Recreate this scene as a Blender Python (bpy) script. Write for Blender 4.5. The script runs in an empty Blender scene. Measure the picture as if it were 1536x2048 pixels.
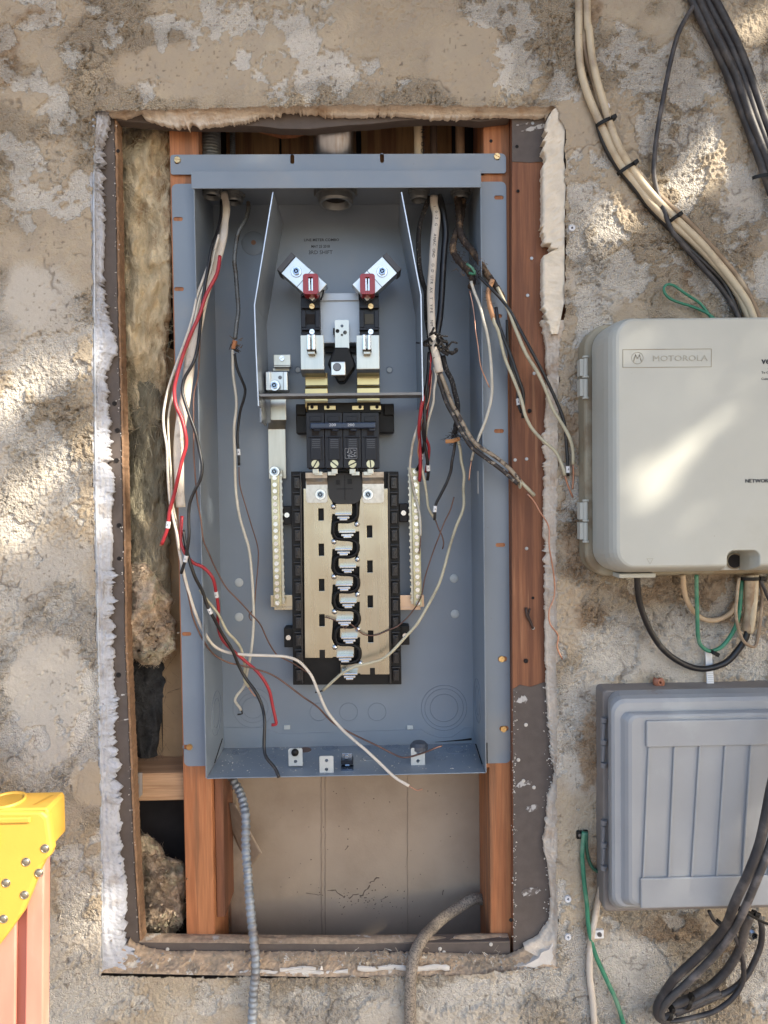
import bpy, bmesh, math, random
import numpy as np
from math import sin, cos, pi, radians, sqrt
from mathutils import Vector, Matrix
from mathutils.geometry import tessellate_polygon
random.seed(7)
sc = bpy.context.scene
# ------------------------------------------------------------------ camera
FPX = 1365.33
CAMD = 0.87
cam_d = bpy.data.cameras.new('camera')
cam = bpy.data.objects.new('camera', cam_d)
sc.collection.objects.link(cam)
sc.camera = cam
ROT = Matrix.Rotation(radians(-1.1), 3, 'Z') @ Matrix.Rotation(radians(90-1.63), 3, 'X') @ Matrix.Rotation(radians(-0.75), 3, 'Z')
cam.matrix_world = Matrix.Translation((0, -CAMD, 0)) @ ROT.to_4x4()
cam_d.sensor_fit = 'VERTICAL'; cam_d.sensor_height = 36; cam_d.lens = 24
cam_d.clip_start = 0.02; cam_d.clip_end = 2000
# ------------------------------------------------------------------ world, sun, exposure
SUN = Vector((0.62, -0.42, 0.46)).normalized()       # towards the sun
world = bpy.data.worlds.new('World'); sc.world = world; world.use_nodes = True
wn = world.node_tree.nodes; wl = world.node_tree.links
sky = wn.new('ShaderNodeTexSky'); sky.sky_type = 'NISHITA'; sky.sun_disc = False
sky.sun_elevation = math.asin(SUN.z); sky.sun_rotation = math.atan2(SUN.x, SUN.y)
sky.altitude = 100; sky.air_density = 1.0; sky.dust_density = 2.5; sky.ozone_density = 1.0
bgn = wn['Background']; bgn.inputs[1].default_value = 0.14
wl.new(sky.outputs[0], bgn.inputs[0])
sl = bpy.data.lights.new('sun', 'SUN'); sl.energy = 3.3; sl.angle = radians(0.53); sl.color = (1.0, 0.90, 0.74)
so = bpy.data.objects.new('sun', sl); sc.collection.objects.link(so)
so.rotation_euler = SUN.to_track_quat('Z', 'Y').to_euler(); so.location = SUN*6
sc.view_settings.view_transform = 'Standard'; sc.view_settings.look = 'None'
sc.view_settings.gamma = 1; sc.view_settings.use_curve_mapping = False
sc.view_settings.exposure = 1.75

# ------------------------------------------------------------------ helpers
def P(px, py, Y):
    """the point at distance Y behind the stucco face that the photograph shows at (px, py)"""
    d = ROT @ Vector(((px-768)/FPX, -(py-1024)/FPX, -1))
    return d*((Y+CAMD)/d.y) + Vector((0, -CAMD, 0))
def unP(p):
    v = ROT.transposed() @ (Vector(p) - Vector((0, -CAMD, 0)))
    return 768 + FPX*v.x/-v.z, 1024 - FPX*v.y/-v.z
def R(x0, y0, x1, y1, Y):
    a = P(x0, (y0+y1)/2, Y).x; b = P(x1, (y0+y1)/2, Y).x
    c = P((x0+x1)/2, y1, Y).z; d = P((x0+x1)/2, y0, Y).z
    return a, b, c, d            # x0 x1 z0 z1
def MM(px, Y=0.0): return px*(CAMD+Y)/FPX

def tree_of(name): return name
def thing(name, label, cat, loc=(0, 0, 0), group=None):
    o = bpy.data.objects.new(name, None); sc.collection.objects.link(o)
    o.empty_display_size = 0.03
    o.location = loc; o['label'] = label; o['category'] = cat
    if group: o['group'] = group
    o.matrix_world = Matrix.Translation(loc)
    return o
class MB:
    def __init__(s): s.v = []; s.f = []; s.mi = []; s.cur = 0
    def add(s, vs, fs):
        n = len(s.v); s.v += [tuple(v) for v in vs]; s.f += [tuple(i+n for i in f) for f in fs]; s.mi += [s.cur]*len(fs); return s
    def box(s, x0, x1, y0, y1, z0, z1, rot=0, piv=None):
        vs = [Vector((x, y, z)) for x in (x0, x1) for y in (y0, y1) for z in (z0, z1)]
        if rot:
            c = piv or Vector(((x0+x1)/2, 0, (z0+z1)/2)); cc, ss = cos(rot), sin(rot)
            vs = [Vector((c.x+(v.x-c.x)*cc-(v.z-c.z)*ss, v.y, c.z+(v.x-c.x)*ss+(v.z-c.z)*cc)) for v in vs]
        return s.add(vs, [(0, 1, 3, 2), (4, 6, 7, 5), (0, 4, 5, 1), (2, 3, 7, 6), (0, 2, 6, 4), (1, 5, 7, 3)])
    def pbox(s, x0, y0, x1, y1, Yf, Yb, rot=0):
        a, b, c, d = R(x0, y0, x1, y1, Yf); return s.box(a, b, Yf, Yb, c, d, rot)
    def prism(s, loops, Yf, Yb):
        """loops: list of lists of (x,z); the first is the outline, the others holes"""
        L = [[Vector((p[0], p[1], 0)) for p in l] for l in loops]
        def area(l): return sum(l[i].x*l[(i+1) % len(l)].y - l[(i+1) % len(l)].x*l[i].y for i in range(len(l)))
        if area(L[0]) < 0: L[0].reverse()
        for h in L[1:]:
            if area(h) > 0: h.reverse()
        flat = [p for l in L for p in l]; n = len(flat)
        tris = tessellate_polygon(L)
        vs = [(p.x, Yf, p.y) for p in flat] + [(p.x, Yb, p.y) for p in flat]
        fs = []
        for t in tris:
            a, b, c = [flat[i] for i in t]
            ccw = (b.x-a.x)*(c.y-a.y)-(b.y-a.y)*(c.x-a.x) > 0
            t = t if ccw else (t[0], t[2], t[1])
            fs.append(tuple(t)); fs.append((t[2]+n, t[1]+n, t[0]+n))
        o = 0
        for l in L:
            m = len(l)
            for i in range(m):
                a = o+i; b = o+(i+1) % m; fs.append((a, a+n, b+n, b))
            o += m
        return s.add(vs, fs)
    def pprism(s, loops, Yf, Yb):
        return s.prism([[(q.x, q.z) for q in (P(x, y, Yf) for x, y in l)] for l in loops], Yf, Yb)
    def cyl(s, p0, p1, r0, r1=None, n=12, cap=True):
        p0, p1 = Vector(p0), Vector(p1); r1 = r0 if r1 is None else r1
        t = (p1-p0).normalized(); a = t.cross(Vector((0, 1, 0)))
        if a.length < .1: a = t.cross(Vector((1, 0, 0)))
        a.normalize(); b = t.cross(a)
        vs = []
        for p, r in ((p0, r0), (p1, r1)):
            for i in range(n): vs.append(p + (a*cos(2*pi*i/n)+b*sin(2*pi*i/n))*r)
        fs = [(i, (i+1) % n, n+(i+1) % n, n+i) for i in range(n)]
        if cap: fs += [tuple(range(n))[::-1], tuple(range(n, 2*n))]
        return s.add(vs, fs)
    def lathe(s, c, prof, n=24, axis='Z', cap=True):
        vs = []
        for r, h in prof:
            for i in range(n):
                x, y = r*cos(2*pi*i/n), r*sin(2*pi*i/n)
                vs.append(Vector(c) + (Vector((x, y, h)) if axis == 'Z' else Vector((x, h, y))))
        fs = []
        for k in range(len(prof)-1):
            for i in range(n):
                a = k*n+i; b = k*n+(i+1) % n; q = (a, b, b+n, a+n)
                fs.append(q if axis == 'Z' else q[::-1])
        if cap:
            if prof[0][0] > .0003: fs.append(tuple(range(n))[::-1])
            if prof[-1][0] > .0003 and (len(set(h for _, h in prof)) > 1): fs.append(tuple(range((len(prof)-1)*n, len(prof)*n)))
        return s.add(vs, fs)
    def torus(s, c, R0, r, axis='Y', n=36, m=6, a0=0, a1=2*pi):
        vs = []; full = abs(a1-a0-2*pi) < 1e-6; N = n if full else n+1
        for i in range(N):
            a = a0+(a1-a0)*i/n
            for j in range(m):
                b = 2*pi*j/m; rr = R0+r*cos(b); h = r*sin(b)
                if axis == 'Y': v = (rr*cos(a), h, rr*sin(a))
                elif axis == 'Z': v = (rr*cos(a), rr*sin(a), h)
                else: v = (h, rr*cos(a), rr*sin(a))
                vs.append(Vector(c)+Vector(v))
        fs = []
        for i in range(n):
            for j in range(m):
                fs.append((i*m+j, i*m+(j+1) % m, ((i+1) % N)*m+(j+1) % m, ((i+1) % N)*m+j))
        return s.add(vs, fs)
    def tube(s, pts, ra, rb=None, n=8, rad=None, cap=True):
        rb = ra if rb is None else rb
        pts = [Vector(p) for p in pts]; N = None; vs = []
        for i, p in enumerate(pts):
            t = (pts[min(i+1, len(pts)-1)]-pts[max(i-1, 0)]).normalized()
            c = t.cross(Vector((0, 1, 0)))
            if c.length < .25:
                c = (N - t*N.dot(t)) if N is not None else t.cross(Vector((1, 0, 0)))
            c.normalize()
            if N is not None and c.dot(N) < 0: c = -c
            N = c; b = t.cross(N).normalized()
            k = rad(i/(len(pts)-1), i) if rad else 1
            for j in range(n):
                a = 2*pi*j/n; vs.append(p + N*(ra*k*cos(a)) + b*(rb*k*sin(a)))
        fs = []
        for i in range(len(pts)-1):
            for j in range(n): fs.append((i*n+j, i*n+(j+1) % n, (i+1)*n+(j+1) % n, (i+1)*n+j))
        if cap: fs += [tuple(range(n))[::-1], tuple(range((len(pts)-1)*n, len(pts)*n))]
        return s.add(vs, fs)
    def mesh(s, name, mats, org=(0, 0, 0), smooth=False):
        me = bpy.data.meshes.new(name)
        ox, oy, oz = org
        me.from_pydata([(x-ox, y-oy, z-oz) for x, y, z in s.v], [], s.f)
        for m in (mats if isinstance(mats, (list, tuple)) else [mats]): me.materials.append(m)
        if any(s.mi): me.polygons.foreach_set('material_index', s.mi)
        bm = bmesh.new(); bm.from_mesh(me)
        bmesh.ops.recalc_face_normals(bm, faces=bm.faces); bm.to_mesh(me); bm.free()
        if smooth: me.polygons.foreach_set('use_smooth', [True]*len(me.polygons))
        me.update(); return me
def root_loc(o):
    while o.parent: o = o.parent
    return o.location
def link(name, me, parent=None, loc=None):
    o = bpy.data.objects.new(name, me); sc.collection.objects.link(o)
    if parent is not None:
        o.parent = parent
    if loc is not None: o.location = loc
    return o
def part(name, mb, mat, parent, smooth=False, bevel=0, label=None, seg=2):
    o = link(name, mb.mesh(name, mat, root_loc(parent), smooth), parent)
    if bevel:
        m = o.modifiers.new('b', 'BEVEL'); m.width = bevel; m.segments = seg; m.limit_method = 'ANGLE'; m.angle_limit = radians(40)
        m.harden_normals = False
    if label: o['label'] = label
    return o
def piece(name, me, parent, at, rot=0):
    """an instance of shared mesh data, standing at a world point"""
    o = link(name, me, parent, Vector(at)-root_loc(parent)); o.rotation_euler = (0, rot, 0); return o
def single(name, mb, mat, label, cat, org, group=None, smooth=False, bevel=0):
    o = link(name, mb.mesh(name, mat, org, smooth), None, org); o['label'] = label; o['category'] = cat
    if group: o['group'] = group
    if bevel:
        m = o.modifiers.new('b', 'BEVEL'); m.width = bevel; m.segments = 2; m.limit_method = 'ANGLE'
    return o
def crom(pts, step=0.004):
    p = [np.array(q, float) for q in pts]; p = [2*p[0]-p[1]]+p+[2*p[-1]-p[-2]]; out = []
    for i in range(1, len(p)-2):
        a, b, c, d = p[i-1:i+3]; L = np.linalg.norm(c-b); n = max(2, int(L/step))
        for k in range(n):
            t = k/n
            out.append(.5*((2*b)+(-a+c)*t+(2*a-5*b+4*c-d)*t*t+(-a+3*b-3*c+d)*t**3))
    out.append(p[-2]); return [Vector(q) for q in out]
prnd = random.Random(21)
def path(pts, ys, step=0.004, amp=0.0, seed=0):
    n = len(pts); w = []
    for i, (x, y) in enumerate(pts):
        u = i/(n-1)*(len(ys)-1); k = min(int(u), len(ys)-2); Y = ys[k]+(ys[k+1]-ys[k])*(u-k)
        if amp is not None and 0 < i < n-1: x += prnd.gauss(0, .8); y += prnd.gauss(0, .6); Y += prnd.gauss(0, .0007)
        w.append(P(x, y, Y))
    return crom(w, step)
# ------------------------------------------------------------------ materials
MATS = {}
def mat(name, col, rough=.6, metal=0, var=.12, vscale=40, bump=0, bscale=300, col2=None, c2scale=30, c2lo=.5, c2hi=.62,
        stretch=(1, 1, 1), spec=.5, bdist=.001, coat=0, col3=None, c3scale=90, c3lo=.62, c3hi=.68, detail=6):
    if name in MATS: return MATS[name]
    m = bpy.data.materials.new(name); m.use_nodes = True; MATS[name] = m
    N = m.node_tree.nodes; L = m.node_tree.links; b = N['Principled BSDF']
    b.inputs['Roughness'].default_value = rough; b.inputs['Metallic'].default_value = metal
    b.inputs['Specular IOR Level'].default_value = spec; b.inputs['Coat Weight'].default_value = coat
    tc = N.new('ShaderNodeTexCoord'); mp = N.new('ShaderNodeMapping'); L.new(tc.outputs['Object'], mp.inputs[0])
    mp.inputs['Scale'].default_value = stretch
    n1 = N.new('ShaderNodeTexNoise'); n1.inputs['Scale'].default_value = vscale; n1.inputs['Detail'].default_value = detail
    L.new(mp.outputs[0], n1.inputs[0])
    mr = N.new('ShaderNodeMapRange'); mr.inputs[1].default_value = .3; mr.inputs[2].default_value = .7
    mr.inputs[3].default_value = 1-var; mr.inputs[4].default_value = 1+var; L.new(n1.outputs[0], mr.inputs[0])
    base = N.new('ShaderNodeRGB'); base.outputs[0].default_value = (*col, 1); src = base.outputs[0]
    def blend(src, c, s, lo, hi):
        n2 = N.new('ShaderNodeTexNoise'); n2.inputs['Scale'].default_value = s; n2.inputs['Detail'].default_value = 8
        n2.inputs['Roughness'].default_value = .6; L.new(mp.outputs[0], n2.inputs[0])
        r2 = N.new('ShaderNodeMapRange'); r2.interpolation_type = 'SMOOTHSTEP'
        r2.inputs[1].default_value = lo; r2.inputs[2].default_value = hi; L.new(n2.outputs[0], r2.inputs[0])
        mx = N.new('ShaderNodeMix'); mx.data_type = 'RGBA'; L.new(r2.outputs[0], mx.inputs[0])
        L.new(src, mx.inputs[6]); mx.inputs[7].default_value = (*c, 1); return mx.outputs[2]
    if col2: src = blend(src, col2, c2scale, c2lo, c2hi)
    if col3: src = blend(src, col3, c3scale, c3lo, c3hi)
    mu = N.new('ShaderNodeVectorMath'); mu.operation = 'MULTIPLY'
    L.new(src, mu.inputs[0]); L.new(mr.outputs[0], mu.inputs[1]); L.new(mu.outputs[0], b.inputs['Base Color'])
    rr = N.new('ShaderNodeMapRange'); rr.inputs[3].default_value = max(.05, rough-.08); rr.inputs[4].default_value = min(1, rough+.08)
    L.new(n1.outputs[0], rr.inputs[0]); L.new(rr.outputs[0], b.inputs['Roughness'])
    if metal >= 1 and not bump: bump = .05
    if bump:
        n3 = N.new('ShaderNodeTexNoise'); n3.inputs['Scale'].default_value = bscale; n3.inputs['Detail'].default_value = 5
        L.new(mp.outputs[0], n3.inputs[0]); bp = N.new('ShaderNodeBump'); bp.inputs['Strength'].default_value = bump
        bp.inputs['Distance'].default_value = bdist; L.new(n3.outputs[0], bp.inputs['Height']); L.new(bp.outputs[0], b.inputs['Normal'])
        if metal >= 1:      # plates are never quite flat: a slow warp breaks up the reflections
            n4 = N.new('ShaderNodeTexNoise'); n4.inputs['Scale'].default_value = 13; n4.inputs['Detail'].default_value = 1; L.new(tc.outputs['Object'], n4.inputs[0])
            b4 = N.new('ShaderNodeBump'); b4.inputs['Strength'].default_value = .6; b4.inputs['Distance'].default_value = .004
            L.new(n4.outputs[0], b4.inputs['Height']); L.new(b4.outputs[0], bp.inputs['Normal'])
    return m
def wood(name, c1, c2, c3=None, c3lo=.58):
    if name in MATS: return MATS[name]
    m = mat(name, c1, .7, var=.16, vscale=90, stretch=(5, 3, .22), col2=c2, c2scale=22, c2lo=.42, c2hi=.6, bump=.5, bscale=160,
            col3=c3, c3scale=14, c3lo=c3lo, c3hi=c3lo+.12, bdist=.0006)
    return m
paint = mat('grey_enamel', (.200, .240, .288), .34, var=.07, vscale=10, bump=.08, bscale=900, bdist=.0003, col2=(.245, .26, .27), c2scale=7, c2lo=.5, c2hi=.75, col3=(.17, .17, .17), c3scale=95, c3lo=.71, c3hi=.75)
paintd = mat('grey_enamel_ring', (.15, .185, .235), .4, var=.05)
paintl = mat('grey_enamel_light', (.45, .48, .48), .4, var=.04)
plasticb = mat('black_plastic', (.006, .006, .0065), .5, var=.2, bump=.1, bscale=700, spec=.3)
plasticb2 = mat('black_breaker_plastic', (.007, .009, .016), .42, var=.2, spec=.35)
handle_b = mat('blue_black_handle', (.02, .035, .07), .3, var=.1)
zinc = mat('zinc_plate', (.46, .46, .42), .33, 1, var=.1, vscale=30, stretch=(5, 1, .5), bump=.05, bscale=500)
tin = mat('tin_bus', (.50, .48, .39), .27, 1, var=.05, vscale=25, stretch=(3, 1, .15), bump=.04, bscale=300, col2=(.41, .40, .35), c2scale=6, c2lo=.4, c2hi=.75)
steel = mat('bright_steel', (.68, .70, .72), .26, 1, var=.1)
steelb = mat('blue_zinc', (.30, .36, .44), .25, 1, var=.1)
alum = mat('aluminium_lug', (.56, .58, .57), .35, 1, var=.1)
brass = mat('brass_screw', (.66, .46, .22), .35, 1, var=.15)
brassd = mat('yellow_chromate', (.46, .45, .32), .33, 1, var=.2)
redcap = mat('red_cap', (.30, .018, .025), .32, var=.1, coat=.2)
ink = mat('ink', (.03, .032, .04), .7)
inkw = mat('white_ink', (.6, .62, .65), .6)
label_m = mat('paper_label', (.62, .60, .56), .6)
tagw = mat('white_marker', (.75, .76, .77), .5)
w_white = mat('white_insulation', (.56, .53, .45), .42, var=.12, vscale=60, col2=(.42, .37, .29), c2scale=25, c2lo=.55, c2hi=.75)
w_sheath = mat('white_sheath', (.64, .58, .50), .5, var=.1, vscale=50, col2=(.40, .35, .29), c2scale=35, c2lo=.58, c2hi=.68, col3=(.16, .13, .11), c3scale=120, c3lo=.68, c3hi=.72)
w_cream = mat('cream_insulation', (.50, .46, .33), .45, var=.1, col2=(.36, .33, .24), c2scale=30)
w_beige = mat('beige_cable', (.56, .47, .33), .5, var=.12, col2=(.34, .26, .18), c2scale=18, c2lo=.5, c2hi=.7)
w_black = mat('black_insulation', (.010, .010, .012), .38, var=.3, col2=(.05, .045, .045), c2scale=60, c2lo=.55, c2hi=.7)
w_red = mat('red_insulation', (.34, .022, .032), .38, var=.12)
w_green = mat('green_insulation', (.035, .20, .12), .45, var=.15, col2=(.12, .25, .17), c2scale=20)
w_dusty = mat('dusty_black_jacket', (.032, .030, .033), .55, var=.3, col2=(.10, .09, .085), c2scale=30, c2lo=.45, c2hi=.7, bump=.3, bscale=300)
w_brown = mat('dusty_brown_jacket', (.28, .20, .13), .6, var=.2, col2=(.42, .34, .24), c2scale=20)
copper = mat('bare_copper', (.50, .27, .19), .35, .85, var=.2)
copperd = mat('tarnished_copper', (.17, .10, .08), .45, .7, var=.3)
braid = mat('tarred_braid', (.05, .035, .028), .85, var=.5, vscale=200, col2=(.22, .14, .08), c2scale=45, c2lo=.5, c2hi=.6, bump=1, bscale=700, bdist=.002)
braidb = mat('black_braid', (.022, .02, .02), .85, var=.4, vscale=300, col2=(.18, .16, .14), c2scale=420, c2lo=.58, c2hi=.62, bump=1, bscale=900, bdist=.002)
flexm = mat('galvanised_flex', (.27, .30, .335), .55, .45, var=.25, vscale=70, col2=(.20, .18, .17), c2scale=25)
flexd = mat('dirty_galvanised', (.16, .17, .17), .55, .5, var=.3, col2=(.10, .08, .06), c2scale=30)
pipe_m = mat('galvanised_pipe', (.42, .44, .47), .34, 1, var=.25, vscale=30, stretch=(3, 3, .4), col2=(.26, .22, .19), c2scale=14)
mudc = mat('dusty_cable_jacket', (.28, .235, .19), .85, var=.3, vscale=300, col2=(.13, .11, .09), c2scale=500, c2lo=.5, c2hi=.58, bump=.7, bscale=900)
stud_m = wood('fir_stud', (.42, .175, .075), (.36, .135, .055), (.26, .115, .055), c3lo=.50)
stud_d = wood('dark_side_wood', (.20, .085, .045), (.13, .055, .03), (.33, .28, .24))  # darker wood for the piece along the left stud's right side
board_m = wood('redwood_board', (.235, .095, .045), (.155, .06, .03), (.32, .15, .075))
plank_m = wood('old_plank', (.34, .20, .085), (.20, .10, .045))
block_m = mat('pale_block', (.44, .27, .15), .7, var=.16, vscale=90, stretch=(.25, 3, 5), col2=(.34, .19, .10), c2scale=22, c2lo=.42, c2hi=.6, bump=.5, bscale=160, col3=(.12, .07, .05), c3scale=14, c3lo=.62, c3hi=.68, bdist=.0006)
paper_m = mat('grey_brown_paper', (.105, .085, .075), .75, var=.12, vscale=90, bump=.5, bscale=900, bdist=.0006, col3=(.55, .48, .42), c3scale=38, c3lo=.73, c3hi=.76)
edge_m = mat('fibre_edge', (.24, .145, .085), .85, var=.25, vscale=150, bump=.8, bscale=600)
back_m = mat('board_back', (.34, .27, .205), .85, var=.08, vscale=10, bump=.25, bscale=300, col2=(.25, .19, .14), c2scale=4, c2lo=.45, c2hi=.7, col3=(.16, .12, .09), c3scale=60, c3lo=.74, c3hi=.75)
darkw = mat('dark_back', (.035, .03, .03), .9, var=.4, vscale=20)  # very dark brown for the lining behind the cavity
kraft = mat('kraft_paper', (.36, .24, .13), .8, var=.15, vscale=30, bump=.3, bscale=120, bdist=.003)
plas_w = mat('white_plaster', (.47, .49, .545), .85, var=.10, vscale=80, bump=.8, bscale=500, bdist=.0015, col2=(.36, .35, .36), c2scale=30, c2lo=.5, c2hi=.65, col3=(.20, .18, .17), c3scale=110, c3lo=.68, c3hi=.72)
plas_c = mat('cream_plaster', (.60, .52, .43), .85, var=.12, vscale=80, bump=.8, bscale=500, bdist=.0015, col2=(.46, .34, .24), c2scale=30, c2lo=.5, c2hi=.7)
plas_r = mat('ivory_plaster', (.72, .65, .54), .8, var=.10, vscale=60, bump=.5, bscale=400, bdist=.001, col2=(.55, .50, .40), c2scale=20, c2lo=.5, c2hi=.7)
sand_m = mat('sandy_mortar', (.47, .35, .245), .9, var=.2, vscale=200, bump=1, bscale=700, bdist=.0015, col2=(.34, .27, .20), c2scale=60, col3=(.60, .56, .50), c3scale=45, c3lo=.60, c3hi=.64)
debris_m = mat('plaster_crumbs', (.30, .26, .21), .9, var=.4, vscale=60, col2=(.55, .52, .48), c2scale=80, c2lo=.55, c2hi=.6)
netp = mat('putty_plastic', (.46, .47, .43), .5, var=.05, vscale=9, bump=.15, bscale=900, bdist=.0003, col2=(.41, .41, .36), c2scale=6, c2lo=.5, c2hi=.75, col3=(.28, .24, .18), c3scale=160, c3lo=.72, c3hi=.76)
netd = mat('putty_plastic_base', (.30, .27, .20), .55, var=.12, vscale=20, col2=(.22, .17, .11), c2scale=14)
greyp = mat('grey_utility_plastic', (.31, .325, .345), .5, var=.06, vscale=12, bump=.2, bscale=600, bdist=.0003, col2=(.39, .41, .425), c2scale=9, c2lo=.5, c2hi=.75, col3=(.25, .20, .165), c3scale=14, c3lo=.66, c3hi=.74)
greypd = mat('grey_utility_base', (.21, .19, .18), .6, var=.15, vscale=20)
yell = mat('yellow_plastic', (.56, .32, .05), .55, var=.1, vscale=12, col2=(.42, .26, .07), c2scale=9, c2lo=.56, c2hi=.72, col3=(.22, .15, .07), c3scale=70, c3lo=.68, c3hi=.72, bump=.1, bscale=300)
redf = mat('orange_fibreglass', (.58, .22, .165), .5, var=.1, vscale=30, stretch=(2, 2, .5), col2=(.64, .38, .33), c2scale=8, c2lo=.5, c2hi=.7)
rivet_m = mat('rivet', (.35, .32, .26), .4, .8)
shell_m = mat('snail_shell', (.30, .11, .06), .4, var=.3, vscale=300, stretch=(1, 1, 6))
leaf_m = mat('leaf', (.05, .09, .025), .6, var=.3)
bark_m = mat('bark', (.12, .08, .05), .9, var=.3, bump=1, bscale=40)
ground_m = mat('dry_ground', (.22, .165, .12), .95, var=.15, vscale=3, bump=.5, bscale=40)
eave_m = mat('eave_board', (.22, .13, .07), .8, var=.1)

# ------------------------------------------------------------------ numpy noise
def hsh(i, j, s):
    h = (i*374761393 + j*668265263 + s*1442695041) & 0xffffffff
    h = ((h ^ (h >> 13))*1274126177) & 0xffffffff
    return ((h ^ (h >> 16)) & 0xffff)/65535.0
def vn(x, z, s):
    i = np.floor(x).astype(np.int64); j = np.floor(z).astype(np.int64); u = x-i; v = z-j
    u = u*u*(3-2*u); v = v*v*(3-2*v)
    a = hsh(i, j, s); b = hsh(i+1, j, s); c = hsh(i, j+1, s); d = hsh(i+1, j+1, s)
    return (a*(1-u)+b*u)*(1-v)+(c*(1-u)+d*u)*v
def fbm(x, z, sc_, s, o=4):
    t = 0; a = 1; n = 0
    for k in range(o):
        t = t+a*vn(x*sc_+k*17.3, z*sc_-k*9.1, s+k); n += a; a *= .5; sc_ *= 2.03
    return t/n
def sst(a, b, x):
    t = np.clip((x-a)/(b-a), 0, 1); return t*t*(3-2*t)
PATCH = [(196,15,32,28),(235,60,30,28),(70,35,22,34),(346,8,34,16),(141,108,19,24),(501,40,95,36),(592,62,52,62),(640,160,105,48),(301,168,10,9),
 (615,14,44,22),(68,318,72,42),(114,283,36,16),(85,400,75,38),(8,282,18,24),(8,80,14,30),(8,135,8,22),(1037,62,42,62),(1045,148,50,50),(951,22,55,22),
 (1127,168,30,24),(1150,312,26,34),(1240,100,60,45),(1294,150,60,50),(1381,175,70,60),(1397,265,50,50),(1203,453,34,55),(1256,547,85,45),
 (1178,594,40,44),(1372,353,40,66),(1490,390,60,90),(1300,250,40,60),(1480,150,60,70),(1450,560,80,60),(1180,650,40,70),(73,745,70,64),(28,835,50,75),(88,880,52,44),(117,920,30,40),(150,1013,18,34),
 (50,1057,66,28),(187,1400,18,66),(164,1484,44,34),(25,1470,27,20),(148,1790,34,95),(176,1988,130,46),(850,1990,250,34),(1222,1300,78,60),(1500,1310,46,60),
 (1242,1948,120,80),(1512,1920,50,90),(1150,1400,34,50),(1150,1900,40,60),(1400,1250,60,40),(150,2010,80,60),(520,1990,120,30),(1080,1960,70,40),(1120,640,22,80),(130,700,50,60),(1420,80,40,60)]
ISLE = [(100,330,18,12),(110,312,16,10),(90,352,22,9),(60,340,10,8),(125,410,12,10),(652,157,9,9),(610,145,8,7),(1020,66,9,16),(1082,97,12,11),(10,325,18,16),(1100,180,20,8),(95,370,18,12),(1270,130,14,10),(1420,200,18,12),(48,440,22,16)]
BROWN = [(1142,850,26,100),(1150,1120,34,90),(1128,990,16,50),(10,110,34,70),(1290,1185,110,34),(1450,1200,70,60),(1178,1500,24,150),(1190,1740,26,60),(1350,1860,90,36),(1180,60,16,120),(1390,560,40,40),(1300,420,30,20),(1180,1230,40,40),(60,30,60,22),(1470,1900,40,20)]
PALE = [(80,1300,130,300),(120,1950,170,140),(800,2010,460,60),(1170,1450,70,180),(1330,1290,220,90),(70,640,110,110),(1250,1980,160,130),(1180,560,60,120),(60,960,120,120)]
SMOOTHP = [(100,1400,90,140),(540,120,220,60),(330,150,110,60),(940,120,90,90),(60,600,60,60),(190,1560,50,50),(1160,250,60,70),(1280,760,20,40),(1330,1600,40,200)]
def ell(pu, pv, lst, sharp=3):
    f = np.full_like(pu, -9.0)
    for cx, cy, rx, ry in lst:
        d = np.sqrt(((pu-cx)/rx)**2+((pv-cy)/ry)**2); f = np.maximum(f, (1-d)*min(rx, ry)/18)
    return f
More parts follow.
